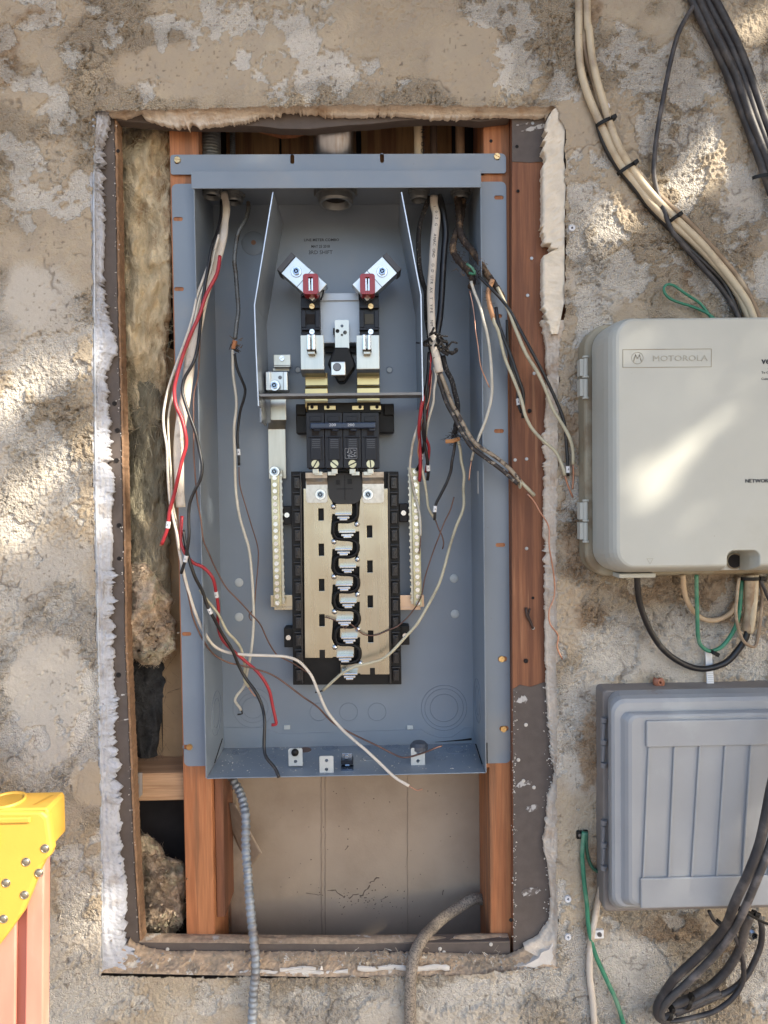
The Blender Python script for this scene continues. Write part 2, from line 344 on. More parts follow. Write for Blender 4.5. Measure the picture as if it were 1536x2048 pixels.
# ------------------------------------------------------------------ house wall
house = thing('house_wall', 'rough tan stucco house wall cut open around the electrical panel, flaking paint', 'wall', (0, 0, -1.3))
OPEN = [(193,224),(700,213),(1112,216),(1119,236),(1129,262),(1130,420),(1128,640),(1118,700),(1112,1000),(1112,1300),(1113,1500),(1112,1700),(1114,1900),(1112,1932),(900,1948),(600,1953),(300,1951),(205,1948),
        (204,1800),(203,1650),(200,1450),(196,1300),(193,1150),(190,1000),(188,850),(186,600),(184,400)]
def make_stucco():
    st = 0.00115
    xs = np.arange(-.62, .66, st); zs = np.arange(-.80, .76, st)
    GX, GZ = np.meshgrid(xs, zs)
    x = GX.ravel(); z = GZ.ravel()
    # pixel position (wall texture layout only)
    Rt = np.array(ROT.transposed()); v = Rt @ np.vstack([x, np.full_like(x, CAMD), z])
    pu = 768+FPX*v[0]/-v[2]; pv = 1024-FPX*v[1]/-v[2]
    big = fbm(x, z, 28, 3, 5)-.5; med = fbm(x, z, 75, 11, 4)-.5; fine = fbm(x, z, 240, 21, 3)-.5
    f = ell(pu, pv, PATCH)+big*3.6+med*3.4+fine*1.8 - .25
    isl = ell(pu, pv, ISLE)+med*2.0
    extra = (fbm(x, z, 26, 41, 5)-.67)*16+med*3+fine*1.5
    f = np.maximum(f, extra); f = np.minimum(f, -isl*2.0+.6)
    white = sst(-.07, .08, f)
    tan_ = 1-white
    sm = sst(-.2, .9, ell(pu, pv, SMOOTHP)+big*2.2)
    rg = sst(.42, .6, fbm(x, z, 13, 51, 3))*(1-.85*sm)
    # wormy crevices left by the dash coat
    wa = vn(x*150+big*6, z*150+med*5, 61); wb = vn(x*95+9+med*4, z*120+3+big*4, 62)
    ridge = 1-np.abs(wa-.5)*2; worm = sst(.80, .98, ridge)*sst(.50, .72, wb)
    pits = sst(.80, .90, vn(x*230, z*230, 71))*sst(.5, .7, vn(x*60, z*60, 72))
    lump = fbm(x, z, 130, 81, 3)-.5
    crack = sst(.94, .995, 1-np.abs(fbm(x, z, 22, 91, 4)-.5)*2)*sst(.55, .62, fbm(x, z, 9, 95, 2))
    h = tan_*(.0028+rg*(.0016*lump+.0007*fine)*1.9 - worm*.0026*(.2+rg) - pits*.0036*(.3+rg)) + white*(lump*.0016+fine*.0012 + pits*-.0008)
    # grainy dash where it has kept its texture
    gran = .35+.65*sst(.45, .62, fbm(x, z, 11, 131, 2)); h += .0018*gran*sst(.5, .8, vn(x*330, z*330, 133))*(1-.8*sm)
    crack = crack*sst(.35, .6, vn(x*70, z*70, 201))
    dash = (fbm(x, z, 210, 205, 2)-.5)*.0026*(.25+.75*rg)*(1-.7*sm)
    h += dash + (big*.0035) - crack*.0014*tan_
    lip = np.exp(-((f+.25)/.25)**2); h += lip*.0006*sst(.4, .6, vn(x*50, z*50, 99))
    brown = sst(-.1, .9, ell(pu, pv, BROWN)+big*2.2+med*1.5)*(1-white*.6)
    h += brown*((fbm(x, z, 90, 301, 3)-.5)*.0034+(vn(x*260, z*260, 303)-.5)*.0012)
    n = len(xs); m = len(zs)
    # cut the opening
    cx = (x[:].reshape(m, n)[:-1, :-1]+st/2).ravel(); cz = (z.reshape(m, n)[:-1, :-1]+st/2).ravel()
    poly = [P(a, b, 0) for a, b in OPEN]
    jx = cx + (fbm(cx, cz, 120, 7, 2)-.5)*.005; jz = cz + (fbm(cx, cz, 120, 8, 2)-.5)*.004
    ins = np.zeros(len(cx), bool)
    for i in range(len(poly)):
        a = poly[i]; b = poly[(i+1) % len(poly)]
        c = ((a.z > jz) != (b.z > jz)); xi = (b.x-a.x)*(jz-a.z)/((b.z-a.z) or 1e-9)+a.x
        ins ^= (c & (jx < xi))
    ii = np.arange(m*n).reshape(m, n); q = np.stack([ii[:-1, :-1].ravel(), ii[:-1, 1:].ravel(), ii[1:, 1:].ravel(), ii[1:, :-1].ravel()], 1)[~ins]
    used = np.zeros(m*n, bool); used[q.ravel()] = True; remap = np.cumsum(used)-1
    co = np.stack([x, -h, z-(-1.3)], 1)[used].astype(np.float32); q = remap[q]
    me = bpy.data.meshes.new('stucco')
    me.vertices.add(len(co)); me.vertices.foreach_set('co', co.ravel())
    me.loops.add(q.size); me.loops.foreach_set('vertex_index', q.ravel().astype(np.int32))
    me.polygons.add(len(q)); me.polygons.foreach_set('loop_start', (np.arange(len(q))*4).astype(np.int32))
    me.polygons.foreach_set('loop_total', np.full(len(q), 4, np.int32))
    me.polygons.foreach_set('use_smooth', np.ones(len(q), bool))
    for nm, ar in (('white', white), ('pale', sst(-.5, 1.6, ell(pu, pv, PALE)+big*4)), ('brown', brown), ('tone', fbm(x, z, 5, 111, 4)), ('rough', np.clip(.25+rg*.75+white*.35-sm*.3, 0, 1)), ('grime', np.clip(crack*.7+sst(.86, .93, vn(x*300+5, z*300, 401))*sst(.45, .6, vn(x*25, z*25, 402))*.8+sst(.58, .75, fbm(x, z, 7, 403, 4))*.12, 0, 1))):
        at = me.attributes.new(nm, 'FLOAT', 'POINT'); at.data.foreach_set('value', ar[used].astype(np.float32))
    me.update(); me.validate(); return me
def stucco_mat():
    m = bpy.data.materials.new('stucco_two_coats'); m.use_nodes = True; N = m.node_tree.nodes; L = m.node_tree.links; b = N['Principled BSDF']
    b.inputs['Roughness'].default_value = .88; b.inputs['Specular IOR Level'].default_value = .35
    def att(n): a = N.new('ShaderNodeAttribute'); a.attribute_name = n; return a.outputs['Fac']
    def mixc(f, a, bb):
        x = N.new('ShaderNodeMix'); x.data_type = 'RGBA'; L.new(f, x.inputs[0])
        for k, c in ((6, a), (7, bb)):
            if isinstance(c, tuple): x.inputs[k].default_value = (*c, 1)
            else: L.new(c, x.inputs[k])
        return x.outputs[2]
    tc = N.new('ShaderNodeTexCoord')
    def nz(s, d=6, lo=.35, hi=.65, r=.55):
        n = N.new('ShaderNodeTexNoise'); n.inputs['Scale'].default_value = s; n.inputs['Detail'].default_value = d; n.inputs['Roughness'].default_value = r
        L.new(tc.outputs['Object'], n.inputs[0]); q = N.new('ShaderNodeMapRange'); q.inputs[1].default_value = lo; q.inputs[2].default_value = hi
        L.new(n.outputs[0], q.inputs[0]); return q.outputs[0], n.outputs[0]
    big, _ = nz(3, 4); med, medr = nz(45); fine, finer = nz(900, 3)
    tanc = mixc(big, (.41, .325, .225), (.48, .41, .305)); tanc = mixc(med, tanc, (.40, .335, .255)); tanc = mixc(att('pale'), tanc, (.50, .46, .40))
    wh = mixc(med, (.69, .65, .58), (.59, .555, .50))
    spk, _ = nz(260, 4, .62, .68); wh = mixc(spk, wh, (.36, .31, .26))
    c = mixc(att('white'), tanc, wh)
    bn, _ = nz(130, 5, .35, .65); c = mixc(att('brown'), c, mixc(bn, (.22, .145, .085), (.36, .27, .18)))
    f2 = N.new('ShaderNodeMath'); f2.operation = 'MULTIPLY'; f2.inputs[1].default_value = .35; L.new(fine, f2.inputs[0])
    c = mixc(f2.outputs[0], c, (.36, .295, .225))
    g = N.new('ShaderNodeMath'); g.operation = 'MULTIPLY'; g.inputs[1].default_value = .75; L.new(att('grime'), g.inputs[0])
    c = mixc(g.outputs[0], c, (.10, .075, .055))
    L.new(c, b.inputs['Base Color'])
    bp = N.new('ShaderNodeBump'); bp.inputs['Strength'].default_value = 1.0; bp.inputs['Distance'].default_value = .0028
    a2 = N.new('ShaderNodeMath'); a2.operation = 'ADD'; L.new(finer, a2.inputs[0]); _, mid = nz(380, 4); L.new(mid, a2.inputs[1])
    vo = N.new('ShaderNodeTexVoronoi'); vo.inputs['Scale'].default_value = 420; L.new(tc.outputs['Object'], vo.inputs['Vector'])
    a3 = N.new('ShaderNodeMath'); a3.operation = 'MULTIPLY_ADD'; L.new(vo.outputs['Distance'], a3.inputs[0]); a3.inputs[1].default_value = -1.1; L.new(a2.outputs[0], a3.inputs[2])
    a4 = N.new('ShaderNodeMath'); a4.operation = 'MULTIPLY'; L.new(a3.outputs[0], a4.inputs[0]); L.new(att('rough'), a4.inputs[1]); a2 = a4
    L.new(a2.outputs[0], bp.inputs['Height']); L.new(bp.outputs[0], b.inputs['Normal'])
    return m
stm = stucco_mat()
st_me = make_stucco(); st_me.materials.append(stm); stucco = link('stucco', st_me, house)
# plain wall further out than the photograph looks
mb = MB()
for a in ((-3, -.6195, -1.3, 1.35), (.6570, 3, -1.3, 1.35), (-.6195, .6570, .7560, 1.35), (-.6195, .6570, -1.3, -.7995)): mb.box(a[0], a[1], 0.0, .02, a[2], a[3])
o = part('outer_stucco', mb, mat('outer_stucco', (.355, .29, .215), .9, var=.2, vscale=60, bump=1, bscale=160, bdist=.004, col2=(.48, .44, .38), c2scale=14, c2lo=.6, c2hi=.62), house)
# ragged plaster strips round the opening
def strip(name, outer, inner, material, amp=.003, teeth=4.0, seed=0, n=9, y0=-.0012, y1=.0165, mid=-.001, parent=None, fr=.11, groove=.0004):
    """outer/inner: px polylines of equal parameter; a lumpy band that runs from the wall face back to the boards"""
    def resamp(pl, k):
        p = np.array(pl, float); d = np.r_[0, np.cumsum(np.hypot(*np.diff(p, axis=0).T))]; t = np.linspace(0, d[-1], k)
        return np.stack([np.interp(t, d, p[:, 0]), np.interp(t, d, p[:, 1])], 1)
    L = np.hypot(*np.diff(np.array(outer, float), axis=0).T).sum(); k = int(L/1.6)
    o_, i_ = resamp(outer, k), resamp(inner, k); rs = np.random.RandomState(seed)
    t = np.arange(k)*1.6; sgn = (i_-o_)/np.maximum(np.linalg.norm(i_-o_, axis=1, keepdims=True), 1)
    j = (vn(t*fr, t*0+seed, seed)-.5)*teeth*1.6+(vn(t*fr*3.1, t*0+seed, seed+1)-.5)*teeth*1.3+np.maximum(0, vn(t*fr*1.7, t*0, seed+2)-.78)*teeth*7
    j = j*(.15+1.7*vn(t*.017+5, t*0, seed+3)**1.5)
    vs = []; fs = []
    for a in range(n+2):
        u = min(a/(n-1), 1)
        px = o_*(1-u)+i_*u+sgn*(j*u**3)[:, None]
        X_, Z_ = px[:, 0], px[:, 1]; e_ = sin(pi*min(1, u*.8+.1))
        N1 = (fbm(X_*.05, Z_*.05, 1.0, seed+5, 3)-.5)*amp*2.6*e_+(fbm(X_*.22, Z_*.22, 1.0, seed+9, 2)-.5)*amp*1.3*e_
        for q in range(k):
            Y = y0*(1-u)+mid*u + .0003*sin(u*pi*1.6+seed)+(N1[q] if a else 0)+groove*sin(u*21+.6*sin(t[q]*.01))*(1-u)**.5
            if a >= n: p = P(px[q, 0], px[q, 1], .002); p.y = y1*.55 if a == n else y1
            else: p = P(px[q, 0], px[q, 1], max(min(Y, y1), -.006))
            vs.append(p)
    for a in range(n+1):
        for q in range(k-1): fs.append((a*k+q, a*k+q+1, (a+1)*k+q+1, (a+1)*k+q))
    b = MB(); b.add(vs, fs); return part(name, b, material, parent or house, smooth=True)
strip('plaster_edge', [(178,216),(180,400),(181,600),(184,850),(187,1000),(190,1150),(192,1300),(196,1450),(199,1650),(200,1800),(200,1944)],
      [(214,219),(200,296),(198,365),(200,456),(199,529),(202,603),(215,647),(228,694),(202,749),(211,823),(214,925),(221,981),(214,1028),(218,1086),(217,1120),(220,1170),(218,1226),(218,1314),(224,1413),(221,1490),(223,1534),(231,1592),(234,1656),(238,1715),(246,1781),(246,1832),(236,1870),(252,1900),(285,1940)],
      plas_w, amp=.0024, teeth=6.5, seed=3, mid=.009, n=16, groove=.0011)
strip('plaster_edge', [(180,207),(500,206),(800,206),(1121,208)],
      [(214,224),(245,228),(275,216),(286,230),(340,246),(400,244),(450,241),(500,232),(540,219),(590,216),(640,222),(700,224),(800,222),(900,229),(1000,224),(1100,226)],
      plas_c, amp=.0019, teeth=3.5, seed=11, mid=.010, n=14)
strip('plaster_edge', [(1122,204),(1123,232),(1130,260),(1127,320),(1132,345),(1130,420),(1129,480),(1129,600),(1116,668)],
      [(1104,222),(1098,232),(1092,262),(1088,300),(1094,318),(1086,330),(1086,420),(1088,485),(1118,496),(1086,512),(1087,610),(1104,668)],
      plas_r, amp=.002, teeth=3, seed=17, mid=-.002, n=9, y0=.000)
strip('plaster_edge', [(1130,640),(1119,700),(1116,900),(1115,1100),(1116,1300),(1117,1500),(1115,1700),(1116,1935)],
      [(1087,640),(1096,700),(1098,780),(1092,900),(1091,1050),(1093,1150),(1095,1300),(1098,1400),(1101,1450),(1107,1500),(1113,1560),(1100,1600),(1098,1640),(1090,1700),(1100,1740),(1106,1800),(1104,1850),(1080,1885),(1050,1900)],
      plas_c, amp=.0021, teeth=4, seed=23, mid=.009, n=14)
strip('plaster_edge', [(202,1946),(400,1950),(700,1955),(1000,1949),(1118,1936)],
      [(252,1890),(285,1908),(340,1917),(500,1917),(700,1918),(900,1920),(1010,1926),(1060,1905),(1095,1880)],
      sand_m, amp=.0028, teeth=2.5, seed=31, mid=.012, n=12, fr=.07)
# bright line of bare plaster along the sill and in its right corner
mb = MB()
for x0, x1, y, hh in ((480, 700, 1944, 8), (715, 905, 1936, 11), (560, 640, 1938, 8)):
    pts = [P(x, y+2*sin(x*.07), .003) for x in range(x0, x1, 8)]
    mb.tube(pts, MM(hh*.5), MM(3), n=7, rad=lambda u, i: .75+.5*random.random())
l_ = [(1034,1933),(1052,1930),(1062,1922),(1078,1915),(1084,1905),(1098,1897),(1104,1886),(1110,1893),(1107,1908),(1112,1918),(1106,1930),(1088,1929),(1070,1935),(1050,1932)]
mb.pprism([[(x+random.uniform(-2, 2), y+random.uniform(-2, 2)) for x, y in l_]], .001, .012)
part('bare_plaster', mb, mat('fresh_plaster', (.60, .57, .53), .85, var=.08, bump=.6, bscale=500), house, smooth=False)
# vertical bead pressed into the left edge
mb = MB(); mb.tube([P(a, b, .0005) for a, b in ((187,230),(188,500),(190,800),(193,1100),(198,1400),(203,1700),(204,1930))], .0016, .0012, n=6)
part('corner_bead', mb, mat('bead', (.50, .54, .60), .5, .2), house, smooth=True)
# sheathing boards
def board(name, pl, mat_, Yf=.018, Yb=.034, bevel=.0008, parent=house, label=None):
    b = MB(); b.pprism([pl], Yf, Yb); return part(name, b, mat_, parent, bevel=bevel, label=label)
board('sheathing_board', [(120,160),(228,238),(231,350),(233,500),(237,700),(243,900),(247,1100),(250,1300),(257,1450),(263,1600),(270,1750),(279,1895),(279,2010),(120,2010)], [paper_m][0], label='grey brown sheathing strip along the left edge')
mb = MB()
e = [(229,240),(232,350),(234,500),(238,700),(244,900),(248,1100),(251,1300),(258,1450),(264,1600),(271,1750),(280,1885)]
pp = []
for i in range(len(e)-1):
    for k in range(40):
        u = k/40; pp.append(P(e[i][0]*(1-u)+e[i+1][0]*u+random.uniform(-.8, .8), e[i][1]*(1-u)+e[i+1][1]*u, .0165))
vs = []; fs = []
for p in pp: vs += [p, p+Vector((.0022, .0012, 0)), p+Vector((.003, .0175, 0))]
for i in range(len(pp)-1):
    a = i*3; fs += [(a, a+3, a+4, a+1), (a+1, a+4, a+5, a+2)]
mb.add(vs, fs); part('fibre_edge', mb, edge_m, house)
board('sheathing_board', [(232,150),(1020,150),(1020,236),(960,243),(900,238),(860,238),(800,241),(740,248),(700,250),(620,258),(560,257),(520,252),(350,250),(232,241)], paper_m, Yf=.0175, label='wavy grey brown strip above the panel')
mb = MB(); pts = [(232,242),(350,251),(520,253),(620,259),(700,251),(800,242),(900,239),(1018,238)]
mb.tube(crom([P(a, b, .026) for a, b in pts]), .0018, .008, n=6); part('fibre_edge', mb, edge_m, house)
board('sheathing_board', [(1024,150),(1180,150),(1180,2010),(1027,2010),(1025,1400),(1023,700)], board_m, Yf=.0185, label='red brown board right of the panel')
board('building_paper', [(1024,200),(1180,200),(1180,322),(1140,326),(1100,322),(1060,325),(1024,323)], paper_m, Yf=.0176, Yb=.0184, bevel=0)
board('building_paper', [(1026,1378),(1040,1370),(1062,1374),(1084,1366),(1100,1362),(1180,1360),(1180,1990),(1027,1990)], paper_m, Yf=.0176, Yb=.0184, bevel=0)
board('sheathing_board', [(276,1884),(500,1888),(700,1888),(1020,1882),(1022,2000),(276,2000)], paper_m, Yf=.0178, Yb=.0345, label='narrow sheathing board below the opening')
# sand lying on the bottom board
def heap(name, x0, x1, yfun, Yf, Yb, material, hgt=.003, seed=0, parent=house):
    b = MB(); vs = []; fs = []; n = 160; m = 7
    for j in range(m):
        Y = Yf+(Yb-Yf)*j/(m-1)
        for i in range(n):
            x = x0+(x1-x0)*i/(n-1); p = P(x, yfun(x), Yf); hh = hgt*(fbm(np.array([x*.02]), np.array([j*.4]), 1, seed, 3)[0])*sin(pi*(j+.4)/(m))
            vs.append(Vector((p.x, Y, p.z+hh-.0004)))
    for j in range(m-1):
        for i in range(n-1): fs.append((j*n+i, j*n+i+1, (j+1)*n+i+1, (j+1)*n+i))
    b.add(vs, fs); return part(name, b, material, parent, smooth=True)
heap('sand', 278, 1020, lambda x: 1885+3*sin((x-276)/744*pi), .0176, .036, sand_m, hgt=.006, seed=77)
mb = MB()          # crumbs on the sill
rs = random.Random(5)
for k in range(520):
    x = rs.choice([rs.uniform(560, 1030), rs.uniform(640, 1010), rs.uniform(285, 1030)]); y = rs.gauss(1921, 9); Y = rs.uniform(-.0015, .013) if y > 1915 else rs.uniform(.0, .016)
    if y < 1908: y = 1910
    p = P(x, y, Y); r = rs.uniform(.0006, .0026)*rs.choice([1, 1, 1, 1.7])
    vs = [p+Vector((rs.uniform(-1, 1), rs.uniform(-1, 1), rs.uniform(-1, 1))).normalized()*r*rs.uniform(.6, 1.2) for _ in range(6)]
    mb.add(vs, [(0, 1, 2), (0, 2, 3), (0, 3, 4), (0, 4, 1), (5, 2, 1), (5, 3, 2), (5, 4, 3), (5, 1, 4)])
for k in range(90):
    p = P(rs.uniform(560, 1040), rs.gauss(1918, 8), .002); d = Vector((rs.uniform(-1, 1), rs.uniform(-.5, .2), rs.uniform(-.2, 1))).normalized()*rs.uniform(.004, .013)
    mb.cyl(p, p+d, .0004, n=4)
o = part('debris', mb, debris_m, house, label='crumbs of plaster and straw on the sill'); o['kind'] = 'stuff'
mb = MB()
for k in range(110):
    x = rs.uniform(1095, 1112); y = rs.uniform(1330, 1900); p = P(x-rs.uniform(0, 12), y, .012); r = rs.uniform(.0005, .0018)
    vs = [p+Vector((rs.uniform(-1, 1), rs.uniform(-1, 1), rs.uniform(-1, 1))).normalized()*r for _ in range(6)]
    mb.add(vs, [(0, 1, 2), (0, 2, 3), (0, 3, 4), (0, 4, 1), (5, 2, 1), (5, 3, 2), (5, 4, 3), (5, 1, 4)])
for (x, y) in [(880,1908),(335,1899),(371,1910),(491,1910),(425,1908),(1052,1450),(982,1889),(888,1905),(880,1898),(1037,1520),(1047,1562),(1068,1575)]:
    mb.lathe(P(x, y, .0172), [(.0001, -.001), (.0022, -.0006), (.0026, .0004)], n=8, axis='Y')
for k in range(260):       # bits stuck to the inner edges of the boards
    if k % 2: y = rs.uniform(250, 1880); x = np.interp(y, [240,700,1100,1450,1880], [229,238,247,258,280])+rs.gauss(-2, 2.5)
    else: y = rs.uniform(1380, 1890); x = 1029+rs.gauss(0, 2.5)
    p = P(x, y, .017); r = rs.uniform(.0003, .0013)
    vs = [p+Vector((rs.uniform(-1, 1), rs.uniform(-.4, .4), rs.uniform(-1, 1))).normalized()*r for _ in range(6)]
    mb.add(vs, [(0, 1, 2), (0, 2, 3), (0, 3, 4), (0, 4, 1), (5, 2, 1), (5, 3, 2), (5, 4, 3), (5, 1, 4)])
o = part('plaster_crumb', mb, mat('crumb_white', (.62, .58, .52), .9), house); o['kind'] = 'stuff'
mb = MB()          # white smears left on the lower dark paper
for cx, cy, w, hh in ((1045,1400,12,9),(1047,1568,18,6),(1066,1616,17,7),(1062,1784,20,9),(1072,255,30,5),(1045,248,12,3),(245,1390,14,2),(248,1440,15,1.5)):
    n = 26; l = [(cx+w*cos(2*pi*i/n)*rs.uniform(.6, 1.15), cy+hh*sin(2*pi*i/n)*rs.uniform(.5, 1.2)-.2*w*cos(2*pi*i/n)) for i in range(n)]
    mb.pprism([l], .0170, .0176)
part('plaster_smear', mb, mat('smear', (.50, .48, .46), .85, col2=(.13, .11, .10), c2scale=160, c2lo=.45, c2hi=.55), house)
# studs, blocking, back of the cavity
STUD_F = .0358; STUD_B = .1245; BACK = .126
def rectpx(x0, y0, x1, y1, Y): return R(x0, y0, x1, y1, Y)
BX0, BX1, BZ0, BZ1 = -.2212, .1481, -.3720, .4150
def stud_notched(x0, x1, side):
    lo, hi = -.66, .62; xi = BX0 if side < 0 else BX1
    l = [(x0, lo), (x1, lo), (x1, BZ0), (xi, BZ0), (xi, BZ1), (x1, BZ1), (x1, hi), (x0, hi)] if side < 0 else [(x1, lo), (x0, lo), (x0, BZ0), (xi, BZ0), (xi, BZ1), (x0, BZ1), (x0, hi), (x1, hi)]
    m = MB(); m.prism([l], STUD_F, STUD_B); return m
a, b_, _, _ = R(368, 1600, 425, 1700, STUD_F); SX0 = a
ls = part('stud', stud_notched(a, b_, -1), stud_m, house, bevel=.0015, label='orange fir stud left of the panel')
mb = MB(); mb.box(b_+.0006, b_+.012, STUD_F+.012, STUD_B, -.575, -.3775); part('stud_packer', mb, stud_d, house, bevel=.001)
a2_, b2_, _, _ = R(979, 1600, 1024, 1700, STUD_F)
rsd = part('stud', stud_notched(a2_, b2_+.004, 1), stud_m, house, bevel=.0015, label='orange fir stud right of the panel')
mb = MB(); a, b3, c, d = R(268, 1545, 368, 1600, .05); mb.box(a-.02, SX0-.0005, .048, .122, c, d)
part('blocking', mb, block_m, house, bevel=.001)
mb = MB(); mb.pprism([[(268,1546),(284,1546),(284,1590),(268,1607)]], .0455, .0478); part('blocking_end', mb, wood('grey_weathered', (.34, .31, .28), (.26, .23, .21)), house)
# back sheets
mb = MB(); x0 = R(445, 1600, 450, 1700, BACK)[0]; mb.box(x0-.01, .24, BACK, BACK+.012, -.66, -.3)
part('back_board', mb, back_m, house)
mb = MB()
for xx in (643, 815):
    pl = [P(xx+rs.uniform(-.8, .8), y, BACK-.0004) for y in range(1553, 1880, 9)]
    mb.tube(pl, .0011 if xx == 643 else .0004, .0006, n=5)
    if xx == 643: mb.tube([p+Vector((.0055, 0, 0)) for p in pl], .0008, .0005, n=5)
part('board_seam', mb, mat('seam', (.26, .20, .15), .9), house)
mb = MB()          # dark root-like stain of dried debris on the back board
def squig(x, y, dx, dy, n, r):
    p = [];
    for i in range(n): p.append(P(x, y, BACK-.0006)); x += dx+rs.uniform(-3, 3); y += dy+rs.uniform(-3, 3)
    mb.tube(p, r*.6, r*.4, n=4, rad=lambda u, i: .4+rs.random())
squig(655, 1781, 5, 2.2, 9, .0011); squig(698, 1797, 4, -1, 6, .0014); squig(720, 1792, 3, -4, 8, .0013); squig(740, 1766, 4, -2, 7, .0013); squig(612, 1786, 6, 0, 6, .0006)
squig(690, 1700, 2, -6, 3, .0013); squig(885, 1790, 1, -5, 3, .0012); squig(760, 1800, 4, -2, 4, .0007)
for k in range(110):
    x, y = rs.choice([(rs.uniform(560, 950), rs.uniform(1570, 1860)), (rs.gauss(720, 40), rs.gauss(1800, 14))]); p = P(x, y, BACK-.0004); r = rs.uniform(.0004, .0011)
    mb.lathe(p, [(r*.3, -.0004), (r, .0002)], n=6, axis='Y')
part('dried_debris', mb, mat('dried_mud', (.15, .11, .085), .9), house)
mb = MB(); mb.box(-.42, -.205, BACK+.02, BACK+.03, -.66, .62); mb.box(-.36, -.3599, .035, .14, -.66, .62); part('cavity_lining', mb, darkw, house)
mb = MB()          # kraft paper hanging behind the insulation, and the torn strip below the box
def sheetpx(b, pts, Y, nx=8, ny=30, wav=.004, seed=0, fold=None):
    (x0, y0), (x1, y1), (x2, y2), (x3, y3) = pts; vs = []; fs = []
    for j in range(ny+1):
        v = j/ny
        for i in range(nx+1):
            u = i/nx; x = (x0*(1-u)+x1*u)*(1-v)+(x3*(1-u)+x2*u)*v; y = (y0*(1-u)+y1*u)*(1-v)+(y3*(1-u)+y2*u)*v
            yy = Y+wav*(fbm(np.array([x*.02]), np.array([y*.012]), 1, seed, 2)[0]-.5)*2+(fold(u, v) if fold else 0)
            vs.append(P(x, y, yy))
    for j in range(ny):
        for i in range(nx): fs.append((j*(nx+1)+i, j*(nx+1)+i+1, (j+1)*(nx+1)+i+1, (j+1)*(nx+1)+i))
    b.add(vs, fs); return b
sheetpx(mb, [(322,690),(350,700),(376,1560),(326,1560)], .108, seed=2)
sheetpx(mb, [(300,1440),(322,1430),(328,1560),(290,1560)], .112, seed=4)
o = part('kraft_paper', mb, kraft, house, smooth=True, label='brown kraft paper behind the insulation')
mb = MB(); sheetpx(mb, [(448,1560),(472,1560),(500,1872),(462,1872)], .112, seed=6, fold=lambda u, v: -.02*u*v)
sheetpx(mb, [(440,1604),(470,1606),(524,1706),(497,1740)], .105, nx=10, ny=20, seed=8, wav=.006, fold=lambda u, v: -.03*u)
o = part('torn_paper', mb, mat('torn_paper_m', (.33, .26, .19), .85, var=.15, vscale=60, bump=.4, bscale=200), house, smooth=True, label='torn curling paper beside the lower stud')
o.modifiers.new('s', 'SOLIDIFY').thickness = .0008
# top of the cavity: old planks behind the pipes
mb = MB()
for x0, x1 in ((452, 560), (563, 640), (722, 842), (846, 905)):
    q = R(x0, 200, x1, 330, .118); mb = MB(); mb.box(q[0], q[1]-.0015, .116, .124, .418, .62); part('plank', mb, plank_m, house, bevel=.001)
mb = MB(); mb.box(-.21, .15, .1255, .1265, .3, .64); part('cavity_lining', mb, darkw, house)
mb = MB(); mb.pprism([[(500,246),(560,262),(588,260),(620,250),(618,238),(505,238)]], .040, .060); part('splinter', mb, wood('split_wood', (.42, .17, .08), (.32, .12, .05)), house)
# nails and holes in the right-hand board
nail_me = MB().lathe((0, 0, 0), [(.0001, -.0012), (.0020, -.0011), (.0023, -.0004), (.0023, .0006)], n=12, axis='Y').mesh('nail', mat('nail', (.33, .34, .35), .45, .7), smooth=False)
for x, y in ((1063,517),(1055,591),(1065,247),(1053,918),(1053,1097),(1030,920),(1066,1256),(1068,747)): piece('nail', nail_me, house, P(x, y, .0185))
mb = MB()
for x, y, r in ((1036,382,2.2),(1034,293,2.4),(1059,822,3.2),(1052,1322,3.6),(1066,1196,2),(982,282,2.4),(1022,1840,3),(229,807,3.4),(235,861,3.6),(233,921,3.6),(238,1051,3.6),(238,1117,3),(237,1350,4),(236,302,2.6)):
    p = P(x, y, .0172); mb.lathe(p, [(.0001, 0), (MM(r), 0), (MM(r), .0004)], n=10, axis='Y')
    mb.torus(p, MM(r)*1.2, .0004, n=14, m=5)
part('nail_hole', mb, mat('hole_black', (.012, .01, .01), .9), house)
mb = MB(); mb.tube(crom([P(1052,1215,.0165),P(1054,1232,.0155),P(1061,1244,.0165),P(1066,1257,.016)]), .0017, n=7)
mb.tube(crom([P(1060,1217,.0165),P(1057,1230,.016),P(1063,1246,.0165)]), .0012, n=7); part('bent_nail', mb, mat('rust', (.06, .04, .035), .6, .4), house, smooth=True)
# wall anchors
anch_me = MB().lathe((0, 0, 0), [(.0013, .002), (.0013, -.0004), (.0016, -.0012), (.0040, -.0012), (.0044, -.0004), (.0044, .003)], n=16, axis='Y', cap=False).mesh('wall_anchor', mat('anchor_plastic', (.62, .63, .66), .5), smooth=False)
anch_h = MB().lathe((0, 0, 0), [(.0001, 0), (.0016, 0)], n=12, axis='Y').mesh('anchor_hole', MATS['hole_black'])
for i, (x, y, lab) in enumerate(((1144,456,'small white plastic wall anchor right of the opening, near the top'), (1213,213,'white screw anchor beside the pair of beige cables'), (1136,1798,'white wall anchor low on the wall, upper of a pair'), (1136,1874,'white wall anchor low on the wall, lower of a pair'))):
    p = P(x, y, -.002); t = thing('wall_anchor', lab, 'wall anchor', p, 'white plastic anchors in the stucco'); piece('collar', anch_me, t, p); piece('anchor_hole', anch_h, t, p+Vector((0, .001, 0)))
# unseen eave, added and sized to cut sky light from above
mb = MB(); mb.box(-3, 3, -.64, .02, 1.35, 1.38); mb.box(-3, 3, -.66, -.64, 1.33, 1.46); part('added_eave', mb, eave_m, house)
mb = MB(); mb.box(-3, 3, .14, .16, -1.3, 1.35); part('inner_wall', mb, darkw, house)

